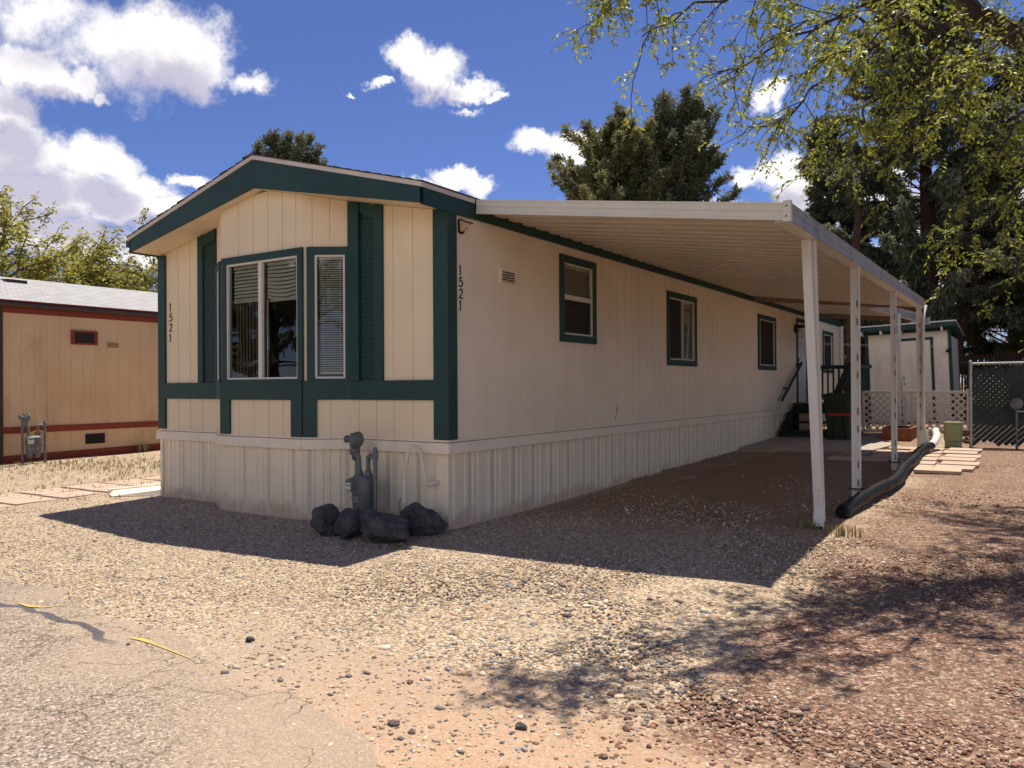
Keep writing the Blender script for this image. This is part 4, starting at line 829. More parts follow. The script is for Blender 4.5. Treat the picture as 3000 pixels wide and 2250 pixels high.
MB().box(1.42, 1.54, 13.8, 16.2, 1.93, 2.0).box(1.46, 1.5, 13.8, 16.2, 1.15, 1.24).build('rail', M['green'], dk)
bl = MB()
for i in range(15): bl.box(1.46, 1.50, 13.98+i*.14, 14.02+i*.14, 1.24, 1.93)
bl.build('baluster_row', M['green'], dk)
MB().beam((1.48, 12.35, 1.36), (1.46, 13.95, 2.03), .15, .04).build('rail', M['deck'], dk); MB().beam((1.36, 12.5, 1.30), (1.36, 14.0, 1.97), .04, .09).build('rail', M['deck'], dk)
MB().box(1.40, 1.49, 12.5, 12.59, .2, 1.4).build('post', M['deck'], dk)
def lattice(F, u0, u1, z0, z1, st, w_, n0, name, m, par):
    b = MB()
    for s_, nn in ((1, n0), (-1, n0+.006)):
        k = -(z1-z0)
        while k < (u1-u0):
            a = (u0+k, z0) if s_ > 0 else (u0+k, z1); c = (u0+k+(z1-z0), z1) if s_ > 0 else (u0+k+(z1-z0), z0)
            t0 = max(0, (u0-a[0])/(c[0]-a[0])); t1 = min(1, (u1-a[0])/(c[0]-a[0]))
            if t1-t0 > .02:
                p = (a[0]+(c[0]-a[0])*t0, a[1]+(c[1]-a[1])*t0); q = (a[0]+(c[0]-a[0])*t1, a[1]+(c[1]-a[1])*t1)
                h = w_*.7071; A = [F.p(p[0]-h*0, p[1]-h, nn), F.p(q[0], q[1]-h, nn), F.p(q[0], q[1]+h, nn), F.p(p[0], p[1]+h, nn)]
                b.prism(A, [x+F.n*.006 for x in A])
            k += st
    return b.build(name, m, par)
lattice(Fr((.02, 14.4, 0), (0, 1, 0), (1, 0, 0)), 0, 1.7, .32, .98, .10, .028, 0, 'lattice', M['lattice'], dk)
lattice(Fr((.2, 16.1, 0), (1, 0, 0), (0, -1, 0)), .1, 1.2, .32, .98, .10, .03, 0, 'lattice', M['lattice'], dk)

# ------------------------------------------------------------------ wheeled bin
bn = thing('wheeled_bin', 'dark green wheeled rubbish bin with a red strip beside the entry steps', 'bin', (1.55, 12.15, g(1.55, 12.1)))
z0 = g(1.55, 12.1)
MB().hexa([(1.32, 11.95, z0), (1.76, 11.95, z0), (1.76, 12.42, z0), (1.32, 12.42, z0), (1.24, 11.84, z0+.98), (1.83, 11.84, z0+.98), (1.83, 12.52, z0+.98), (1.24, 12.52, z0+.98)]).build('body', M['bin'], bn, bevel=.03)
MB().box(1.22, 1.85, 11.815, 12.54, z0+.93, z0+.99).build('rim', M['bin'], bn, bevel=.012)
MB().hexa([(1.21, 11.80, z0+.99), (1.86, 11.80, z0+.99), (1.86, 12.56, z0+.99), (1.21, 12.56, z0+.99), (1.26, 11.86, z0+1.06), (1.81, 11.86, z0+1.06), (1.81, 12.5, z0+1.08), (1.26, 12.5, z0+1.08)]).build('lid', M['bin'], bn, bevel=.015)
for i in range(6): MB().box(1.31+i*.075, 1.33+i*.075, 11.825, 11.86, z0+.74, z0+.93).build('rib', M['bin'], bn)
MB().box(1.27, 1.80, 11.842, 11.856, z0+.71, z0+.725).build('ledge', M['bin'], bn)
MB().hexa([(1.33, 11.872, z0+.58), (1.80, 11.872, z0+.58), (1.80, 11.9, z0+.58), (1.33, 11.9, z0+.58), (1.33, 11.868, z0+.63), (1.80, 11.868, z0+.63), (1.80, 11.9, z0+.63), (1.33, 11.9, z0+.63)]).build('strip', M['redmark'], bn)
MB().tube([(1.42, 11.94, z0+.05), (1.45, 11.88, z0+.52), (1.65, 11.88, z0+.52), (1.68, 11.94, z0+.05)], .012, 6).build('grab_bar', M['black'], bn)
for x in (1.33, 1.75): MB().lathe((x-.03, 12.42, z0+.12), (1, 0, 0), [(0, .12), (.06, .12)], 16).build('wheel', M['black'], bn, smooth=True)
MB().box(1.815, 1.835, 11.9, 12.0, z0+.72, z0+.80).build('label_plate', M['dial'], bn)

# ------------------------------------------------------------------ slab, pavers
def slabmesh(P, z, h, name, m): 
    A = [(x, y, g(x, y)+z-h) for x, y in P]; return MB().prism(A, [(x, y, zz+h) for x, y, zz in A])
sb = slabmesh([(.05, 9.75), (2.5, 9.35), (2.75, 10.9), (2.0, 13.0), (.05, 13.5)], .05, .1, 'pad', 0).build('concrete_pad', M['concrete'], loc=(0, 0, 0)); sb['kind'] = 'structure'
PV = []
def paver(x, y, a, b, rz, label, dz=.03, grp='concrete pavers'):
    c, s_ = math.cos(rz), math.sin(rz); h = rng.uniform(-.004, .004); P = [(-a/2, -b/2), (a/2, -b/2), (a/2, b/2), (-a/2, b/2)]
    P = [(x+u*c-v*s_, y+u*s_+v*c) for u, v in P]; zc = g(x, y)+dz+h
    o = MB().prism([(u, v, zc-.045) for u, v in P], [(u, v, zc) for u, v in P]).build('paver', M['paver'], loc=(x, y, zc), bevel=.004); tag(o, label, 'paver', grp); return o
L_ = 'pinkish concrete paver of the sunlit patch in front of the green utility box'
xs0 = lambda y: np.interp(y, [7.2, 10.9], [3.62, 3.30])
for j, y in enumerate(np.arange(7.55, 10.9, .60)):
    for i in range(2 if y > 7.4 else 1):
        x0 = 3.50+i*.56-.02*j+(.06 if i else 0)*(j % 2)
        if x0 > 3.2: paver(x0+.03, y+(.03 if i else -.02), .54, .57, rng.uniform(-.02, .02), L_, .03, 'sunlit patch of pavers')
paver(3.92, 6.95, .62, .50, .03, 'single raised paver at the near end of the sunlit patch, dark along its front edge', .05, 'sunlit patch of pavers')
for i, (x, y) in enumerate([(2.95, 9.2), (2.75, 8.6), (2.35, 8.55), (2.9, 9.9), (3.05, 10.6), (2.6, 10.9), (2.45, 11.6), (2.3, 12.3), (2.2, 13.), (2.15, 13.7)]):
    paver(x, y, .58, .56, rng.uniform(-.1, .1), 'concrete paver in the shade between the slab and the carport posts', .03, 'shaded pavers by the slab')
for i in range(8):
    paver(.35+.10*math.sin(i*2.)+.02*i, 4.7+i*.62, .62, .56, rng.uniform(-.04, .04), 'paver coloured dark as if shaded, in the row along the skirting', .02, 'pavers along the skirting').data.materials[0] = M['paver_shade']
pa = MB(); 
for j in range(26):
    for i in range(2):
        x = -7.0+i*.62+.02*j*0; y = -3.6+j*.61; c, s_ = math.cos(.03), math.sin(.03)
        paver(x+.06*(j-6)*.35, y, .58, .57, .06+rng.uniform(-.02, .02), 'pale flagstone of the garden path between the two homes', .015, 'path of flagstones left of the house') if y < 8 else None
t = MB(); zc = g(-5.5, .1); t.hexa([(-5.95, -.28, zc), (-5.62, -.42, zc), (-5.0, .12, zc), (-5.4, .42, zc), (-5.9, -.24, zc+.05), (-5.64, -.36, zc+.04), (-5.05, .12, zc+.10), (-5.4, .36, zc+.10)])
t.hexa([(-5.95, -.28, zc+.04), (-5.90, -.30, zc+.04), (-5.35, .38, zc+.1), (-5.4, .42, zc+.1), (-5.95, -.28, zc+.07), (-5.90, -.30, zc+.07), (-5.35, .38, zc+.14), (-5.4, .42, zc+.14)])
tag(t.build('splash_block', M['shedwall'], loc=(-5.5, 0, zc), bevel=.01), 'pale concrete splash block sticking out from the left end of the house', 'splash block')

# ------------------------------------------------------------------ planter, utility box, small rocks
pb = thing('planter_box', 'small red-brown lumber planter box around the thin awning post', 'planter', (2.7, 13, .3))
zc = g(2.7, 13.)
for q in ((2.35, 2.92, 12.40, 12.45), (2.35, 2.92, 13.55, 13.60), (2.35, 2.40, 12.45, 13.55), (2.87, 2.92, 12.45, 13.55)): MB().box(*q, zc-.03, zc+.27).build('board', M['lumber'], pb, bevel=.004)
MB().box(2.40, 2.87, 12.45, 13.55, zc, zc+.22).build('soil', M['dark'], pb)
ub = thing('utility_box', 'rounded olive green utility pedestal on the gravel beside the pavers', 'utility box', (3.8, 11.3, .26)); zc = g(3.8, 11.3)-.01
def rb(x0, x1, y0, y1, z0, z1, r, n=5):
    P = []
    for cx, cy, a0 in ((x1-r, y1-r, 0), (x0+r, y1-r, 90), (x0+r, y0+r, 180), (x1-r, y0+r, 270)):
        for k in range(n+1): a = R_(a0+90*k/n); P.append((cx+r*math.cos(a), cy+r*math.sin(a)))
    return MB().prism([(x, y, z0) for x, y in P], [(x, y, z1) for x, y in P])
rb(3.655, 3.945, 11.18, 11.46, zc, zc+.12, .07).build('base', M['utility'], ub, bevel=.004); rb(3.645, 3.955, 11.17, 11.47, zc+.125, zc+.47, .08).build('cover', M['utility'], ub, bevel=.012); rb(3.635, 3.965, 11.16, 11.48, zc+.47, zc+.505, .09).build('cap', M['utility'], ub, bevel=.012)
for i, (x, y, r_) in enumerate([(3.25, 11.0, .07), (3.35, 12.0, .14), (3.62, 13.0, .16), (3.3, 13.1, .12), (3.12, 12.8, .12), (3.05, 14.0, .14), (3.5, 14.2, .15), (3.85, 14.0, .14), (4.0, 12.2, .12), (2.85, 14.3, .10)]):
    rock('garden_rock', ['brown garden rock at the foot of the white lattice fence', 'pale stone resting against the white downpipe shoe'][i == 0], 'rock', x, y, r_, r_*.8, r_*1.3, 20+i, 'brown_rock', 'garden rocks by the lattice' if i else None)

# ------------------------------------------------------------------ lattice fence
lf = thing('lattice_fence', 'low cream lattice fence in front of the shed', 'fence', (1.5, 15.1, .3)); LF = Fr((1.5, 15.05, 0), (1, .10, 0), (.10, -1, 0))
lattice(LF, .06, .95, .38, 1.28, .165, .042, 0, 'lattice_panel', M['lattice'], lf); lattice(LF, 1.15, 2.28, .38, 1.28, .165, .042, 0, 'lattice_panel', M['lattice'], lf)
for q in ((0, 1.1, 1.27, 1.34), (0, 1.1, .31, .39), (1.1, 2.34, 1.27, 1.34), (1.1, 2.34, .33, .40)): MB().fb(LF, *q, -.01, .03).build('rail', M['lattice'], lf, bevel=.003)
for u, h in ((0, 1.34), (.96, 1.34), (1.10, 1.36), (2.30, 1.38)): MB().fb(LF, u, u+.06, .25, h, -.02, .035).build('post', M['lattice'], lf, bevel=.004)
tag(MB().box(1.37, 1.46, 15.0, 15.09, .25, 1.33).box(1.36, 1.47, 14.99, 15.10, 1.33, 1.35).build('gate_post', M['deck'], loc=(1.4, 15, .3)), 'dark green wooden post at the left end of the lattice fence', 'post')

# ------------------------------------------------------------------ shed, leaning slightly
sd = thing('garden_shed', 'cream garden shed with green trim behind the lattice fence', 'shed', (1.95, 20.2, .34)); sd.rotation_euler[1] = -R_(1.9)
off = Vector((1.95, 20.2, .34)); SF = Fr((.83, 20.2, .34), (1, 0, 0), (0, -1, 0)); SW = 2.36
def SB(mb, name, m, par=sd, **k): return mb.build(name, M[m], par, **k)
SB(MB().fb(SF, 0, SW, 0, 2.85, -.02, 0), 'wall', 'shedwall'); SB(MB().box(.83+SW-.02, .83+SW, 20.22, 22.6, .34, 2.9), 'wall', 'shedwall'); SB(MB().box(.83, .85, 20.22, 22.6, .34, 2.9), 'wall', 'shedwall'); SB(MB().box(.83, .83+SW, 22.58, 22.6, .34, 2.6), 'wall', 'shedwall')
for q in ((-.005, .09, 0, 2.84), (SW-.09, SW+.005, 0, 2.84), (.09, SW-.09, 2.72, 2.80)): SB(MB().fb(SF, *q, 0, .02), 'trim', 'green')
for q in ((.90, .98, 0, 2.56), (1.80, 1.88, 0, 2.56), (.98, 1.80, 2.48, 2.56)): SB(MB().fb(SF, *q, 0, .025), 'door_frame', 'green')
d = SB(MB().fb(SF, 0.98, 1.80, .02, 2.47, 0, .012), 'door', 'shedwall'); SB(MB().fb(SF, 1.04, 1.07, 1.28, 1.42, .012, .03), 'hasp', 'steel', par=d); SB(MB().lathe(SF.p(1.06, 1.18, .012), (0, -1, 0), [(0, .03), (.03, .03), (.06, .015)], 10), 'door_knob', 'steel', par=d)
g_ = MB()
for u in np.arange(.3, SW, .3): g_.fb(SF, u-.003, u+.003, .02, 2.66, -.0, .0012)
SB(g_, 'groove', 'drip')
x0, x1 = .56, 3.34
SB(MB().hexa([(x0, 19.75, 3.17), (x1, 19.75, 3.17), (x1, 22.75, 2.89), (x0, 22.75, 2.89), (x0, 19.75, 3.29), (x1, 19.75, 3.29), (x1, 22.75, 3.01), (x0, 22.75, 3.01)]), 'fascia', 'green')
SB(MB().hexa([(x0-.03, 19.71, 3.292), (x1+.03, 19.71, 3.292), (x1+.03, 22.8, 3.012), (x0-.03, 22.8, 3.012), (x0-.03, 19.71, 3.33), (x1+.03, 19.71, 3.33), (x1+.03, 22.8, 3.05), (x0-.03, 22.8, 3.05)]), 'roof', 'white')
for x in np.arange(x0+.2, x1, .55): SB(MB().box(x, x+.04, 19.78, 20.19, 3.04, 3.168), 'rafter', 'shedwall')
SB(MB().box(3.10, 3.16, 20.05, 20.18, 2.42, 2.52).beam((3.13, 20.1, 2.5), (3.07, 19.98, 2.42), .05, .05), 'camera_light', 'black')
cl_ = thing('clothesline', 'two white lines strung from the house wall to the shed', 'clothesline', (0, 17.7, 2.7))
for k in (0, .045): MB().tube([(.02, 17.7+k, 2.72-k), (.8, 18.3, 2.685-k), (2.0, 19.25, 2.655-k), (3.05, 20.1, 2.64-k)], .004, 4).build('line', M['white'], cl_)

# ------------------------------------------------------------------ chain link fence with slats, pole
cfn = thing('chain_link_fence', 'galvanised chain link fence woven with dark green privacy slats', 'fence', (4.1, 11.4, .26)); CF = Fr((4.10, 11.38, 0), (1, .13, 0), (.13, -1, 0)); LC2 = 6.
for u in (0, 2.9, 5.9): MB().tube([CF.p(u, .2), CF.p(u, 1.93)], .032, 10).lathe(CF.p(u, 1.93), (0, 0, 1), [(0, .036), (.02, .03), (.04, .01)], 10).build('post', M['galv'], cfn, smooth=True)
MB().tube([CF.p(0, 1.90), CF.p(LC2, 1.93)], .02, 8).build('top_rail', M['galv'], cfn, smooth=True)
for z in (.42, 1.2): MB().fb(CF, -.045, .06, z, z+.025, -.04, .04).build('band', M['galv'], cfn)
sl_ = MB(); wr = MB(); st = .105; H0, H1 = .30, 1.86; k = -(H1-H0)
while k < LC2:
    a0 = max(0, -k); a1 = min(H1-H0, LC2-k)
    if a1 > a0+.05:
        nn = .009*((round(k/st)) % 2); lo = H0+a0+rng.uniform(0, .09)*(a0 == 0); hi = H0+a1-.02-rng.uniform(0, .05)
        p0, p1 = (k+(lo-H0), lo), (k+(hi-H0), hi); h = .0245
        A = [CF.p(p0[0]+h, p0[1]-h, nn), CF.p(p1[0]+h, p1[1]-h, nn), CF.p(p1[0]-h, p1[1]+h, nn), CF.p(p0[0]-h, p0[1]+h, nn)]; sl_.prism(A, [q+CF.n*.003 for q in A])
    for sgn in (1, -1):
        b0 = max(0, -k); b1 = min(H1-H0, LC2-k)
        if b1 > b0+.02:
            p, q = ((k+b0, H0+b0), (k+b1, H0+b1+.0)) if sgn > 0 else ((k+b0, H1-b0), (k+b1, H1-b1))
            wr.beam(CF.p(*p, .012), CF.p(*q, .012), .004, .004, (0, 1, 0))
    k += st
sl_.build('privacy_slats', M['slat'], cfn); wr.build('wire_mesh', M['slat'], cfn)
kn = MB()
for i in range(int(LC2/.09)): kn.beam(CF.p(.05+i*.09, 1.86, .012), CF.p(.02+i*.09, 1.895, .014), .006, .006)
kn.build('mesh_top', M['galv'], cfn)
pl_ = thing('round_reflector_post', 'grey steel post with a round disc head in front of the slatted fence', 'post', (4.86, 11.28, .27))
MB().tube([(4.86, 11.28, .2), (4.86, 11.28, 1.0)], .022, 8).build('pole', M['pipe'], pl_, smooth=True)
MB().lathe((4.86, 11.34, 1.12), (0, -1, 0), [(0, .05), (.02, .105), (.05, .11), (.06, .095), (.075, .05), (.08, .03)], 20).build('disc', M['pipe'], pl_, smooth=True)
MB().tube([(4.86, 11.28, .98), (5.5, 11.3, .93)], .016, 8).build('arm', M['galv'], pl_, smooth=True)

# back fence of red slats
bf = thing('red_slat_fence', 'tall fence of rusty red vertical slats behind the shed', 'fence', (1, 24.2, .4))
MB().box(-1.5, 9, 24.25, 24.3, 2.2, 2.26).box(-1.5, 9, 24.25, 24.3, .7, .76).build('rail', M['galv'], bf)
b = MB(); x = -1.5
while x < 9: b.box(x, x+.055, 24.2, 24.215, .35, 2.52+.03*math.sin(x*3)); x += .085
b.build('slat_row', M['redslat'], bf)
# yellow survey paint on the road
def paint(pts, w_, label):
    b = MB(); 
    for (p, a), (q, c) in zip(zip(pts, w_), zip(pts[1:], w_[1:])):
        p, q = Vector(p), Vector(q); d = (q-p).normalized(); nn = Vector((-d.y, d.x)); f = lambda v_, s_: (v_.x+nn.x*s_, v_.y+nn.y*s_, g(v_.x, v_.y)+.009)
        b.quad(f(p, -a), f(q, -c), f(q, c), f(p, a))
    tag(b.build('paint_mark', M['yellow'], loc=(pts[0][0], pts[0][1], -.08)), label, 'road marking')
paint([(-1.12, -3.70), (-.95, -3.70), (-.83, -3.66), (-.80, -3.60), (-.76, -3.53)], [.006, .016, .009, .009, .006], 'yellow sprayed tick mark on the asphalt, left of the dashed one')
paint([(.36, -3.72), (.46, -3.70), (.60, -3.71), (.80, -3.73), (1.04, -3.75)], [.010, .020, .009, .006, .003], 'tapering yellow sprayed streak on the asphalt near the gravel edge')
# individual bigger stones
for i, (x, y, r_) in enumerate([(.47, -3.80, .018), (1.05, -3.35, .035), (2.35, -3.35, .022), (3.15, -3.5, .03), (2.62, -3.78, .03), (2.75, -3.80, .022), (4.5, -3.1, .03), (4.62, -3.05, .035), (4.55, -3.16, .03), (1.2, -2.2, .02), (3.6, -3.55, .022)]):
    rock('loose_stone', 'fist-sized loose stone lying on the bare orange earth' if i in (2, 3, 4, 5, 10) else ('dark pebble beside the yellow streak' if i == 0 else ['', 'black stone chip on the gravel edge', '', '', '', '', 'brown stone in the small pile at lower right', 'brown stone in the small pile at lower right', 'brown stone in the small pile at lower right', 'small dark stone on the tan gravel', ''][i]), 'stone', x, y, r_, r_*.8, r_*.9, 50+i, 'rock' if i in (0, 1, 3, 9) else 'brown_rock', 'loose stones by the road')
# weeds and dry grass
def tufts(name, label, pts, hmin, hmax, nb_, cat='grass', kind='stuff', loc=(0, 0, 0)):
    V = []; F = []; C = []
    for x, y in pts:
        for _ in range(nb_):
            a = rng.uniform(0, 6.28); h = rng.uniform(hmin, hmax); le = rng.uniform(.1, .6)*h; bx, by = x+rng.normal(0, .02), y+rng.normal(0, .02); w_ = .0035+.0015*rng.random(); z = g(bx, by)
            px_, py_ = -math.sin(a)*w_, math.cos(a)*w_; i = len(V); m1 = (bx+math.cos(a)*le*.4, by+math.sin(a)*le*.4, z+h*.6); tp = (bx+math.cos(a)*le, by+math.sin(a)*le, z+h)
            V += [(bx-px_, by-py_, z-.01), (bx+px_, by+py_, z-.01), (m1[0]+px_, m1[1]+py_, m1[2]), (m1[0]-px_, m1[1]-py_, m1[2]), tp, tp]; F += [(i, i+1, i+2, i+3), (i+3, i+2, i+4, i+5)]; c = rng.random(); C += [(c, c, c, 1)]*6
    o = np_mesh(name, V, F, M['grass'], col=C, loc=loc); tag(o, label, cat, kind=kind)
P = [(rng.uniform(-11.9, -7.7), rng.normal(1.9, .8)+.55*0) for _ in range(520)]+[(rng.uniform(-11.5, -7.3), rng.uniform(-1, 6)) for _ in range(420)]+[(rng.uniform(-7.6, -5.4), rng.uniform(-2, .3)) for _ in range(120)]
P = [(x, y+(x+10)*.25) for x, y in P]
tufts('dry_grass', 'sparse green and straw grass on the gravel before the tan home', P, .02, .08, 3)
tufts('weeds', 'few green weed blades at the foot of the front carport downspout', [(3.2+rng.normal(0, .05), 1.75+rng.normal(0, .06)) for _ in range(10)]+[(3.55+rng.normal(0, .1), 1.5+rng.normal(0, .08)) for _ in range(14)], .05, .14, 6)
tufts('weed_clump', 'bright green weed clump against the rust red base of the tan home', [(-12.05, 3.95), (-12.0, 4.05), (-12.05, 4.15), (-12.0, 3.9)], .1, .3, 14, 'weed', 'thing', (-12.0, 4, .05))

# ------------------------------------------------------------------ trees
def vnorm(v): return v/np.maximum(np.linalg.norm(v, axis=-1, keepdims=True), 1e-9)
def leaf_quads(P, D, L, Wd, droop=0., fold=.25, r=rng):
    """leaf = two triangles folded along the midrib; P base, D direction"""
    n = len(P); D = vnorm(D+np.array([0, 0, -1.])*droop); up = vnorm(r.normal(size=(n, 3))+np.array([0, 0, 1.2]))
    Sd = vnorm(np.cross(D, up)); N_ = np.cross(Sd, D); L = np.asarray(L)[:, None]; Wd = np.asarray(Wd)[:, None]
    a = P; b = P+D*L*.45+Sd*Wd/2+N_*Wd*fold; c = P+D*L; d = P+D*L*.45-Sd*Wd/2+N_*Wd*fold
    V = np.stack([a, b, c, d], 1).reshape(-1, 3); i = np.arange(n)[:, None]*4
    F = np.concatenate([i+np.array([[0, 1, 2]]), i+np.array([[0, 2, 3]])], 0); return V, F
class Tree:
    def __init__(s, seed): s.r = np.random.default_rng(seed); s.b = MB(); s.t = MB(); s.LP = []; s.LD = []; s.tw = []
    def path(s, a, d, L, n, wander=.25, grav=0.):
        p = [np.array(a, float)]; d = vnorm(np.array(d, float))
        for i in range(n):
            d = vnorm(d+s.r.normal(size=3)*wander/n**.5+np.array([0, 0, -grav/n])); p.append(p[-1]+d*L/n)
        return p
    def twigs(s, pts, dens, L, leaf_gap, grav, rad=.0025, spread=1.):
        pts = np.array(pts); seg = np.linalg.norm(np.diff(pts, axis=0), axis=1); tot = seg.sum(); k = max(1, int(tot*dens))
        for q in np.sort(s.r.uniform(.1, 1., k)):
            c = q*tot; i = 0
            while i < len(seg)-1 and c > seg[i]: c -= seg[i]; i += 1
            p = pts[i]+(pts[i+1]-pts[i])*min(1, c/seg[i]); d = vnorm(pts[i+1]-pts[i]); o = s.r.normal(size=3); o = vnorm(o-d*o.dot(d))
            tp = s.path(p, d*.8+o*spread, L*s.r.uniform(.5, 1.2), 3, .35, grav)
            if rad: s.tw.append((tp, rad))
            tp = np.array(tp); m = max(3, int(L/leaf_gap))
            for j in range(m):
                u = (j+.6)/m*3; a = min(2, int(u)); pp = tp[a]+(tp[a+1]-tp[a])*(u-a); dd = vnorm(tp[a+1]-tp[a]); sd = vnorm(np.cross(dd, [0, 0, 1.])+1e-6)*(1 if j % 2 else -1)
                s.LP.append(pp); s.LD.append(dd*.6+sd*.8+s.r.normal(size=3)*.35)
    def finish(s, root, leafm, barkm, L, W_, droop, tint=None):
        for tp, r_ in s.tw: s.b.tube(tp, [r_, r_*.9, r_*.7, r_*.4][:len(tp)], 3, cap=False)
        s.b.build('trunk', M[barkm], root, smooth=False)  # one mesh of trunk, limbs and twigs
        P = np.array(s.LP); D = np.array(s.LD); n = len(P)
        V, F = leaf_quads(P, D, s.r.uniform(.7, 1.15, n)*L, s.r.uniform(.75, 1.2, n)*W_, droop, r=s.r)
        c = np.clip(s.r.normal(.5, .25, n) if tint is None else tint(P)+s.r.normal(0, .18, n), 0, 1); c = np.repeat(c, 4); C = np.stack([c, c, c, np.ones_like(c)], -1)
        np_mesh('foliage', V, F, M[leafm], root, C)
        return n
# near elm: trunk outside the right edge, limbs hanging in over the yard
T = Tree(11); root = thing('elm_tree', 'large leafy elm whose limbs hang into the upper right of the yard', 'tree', (8.9, 3.3, .2))
T.b.tube([(8.9, 3.3, .0), (8.8, 3.2, .9), (8.6, 3.1, 2.1), (8.3, 3.0, 3.1), (7.9, 2.8, 3.9)], [.36, .28, .25, .24, .21], 14)
T.b.tube([(7.9, 2.8, 3.9), (6.9, 2.5, 4.3), (5.8, 2.3, 4.6), (5.02, 2.15, 4.73), (4.67, 1.98, 4.95), (4.36, 1.87, 5.57), (3.97, 1.53, 6.25)], [.21, .17, .13, .115, .105, .08, .05], 10)
T.b.tube([(7.9, 2.8, 3.9), (7.7, 2.2, 4.8), (7.5, 1.7, 5.6), (7.2, 1.2, 6.6)], [.17, .13, .09, .04], 8)
T.b.tube([(8.3, 3.0, 3.1), (8.3, 3.5, 4.5), (8.0, 3.9, 5.8), (7.8, 4.5, 7.1)], [.16, .13, .1, .05], 8)
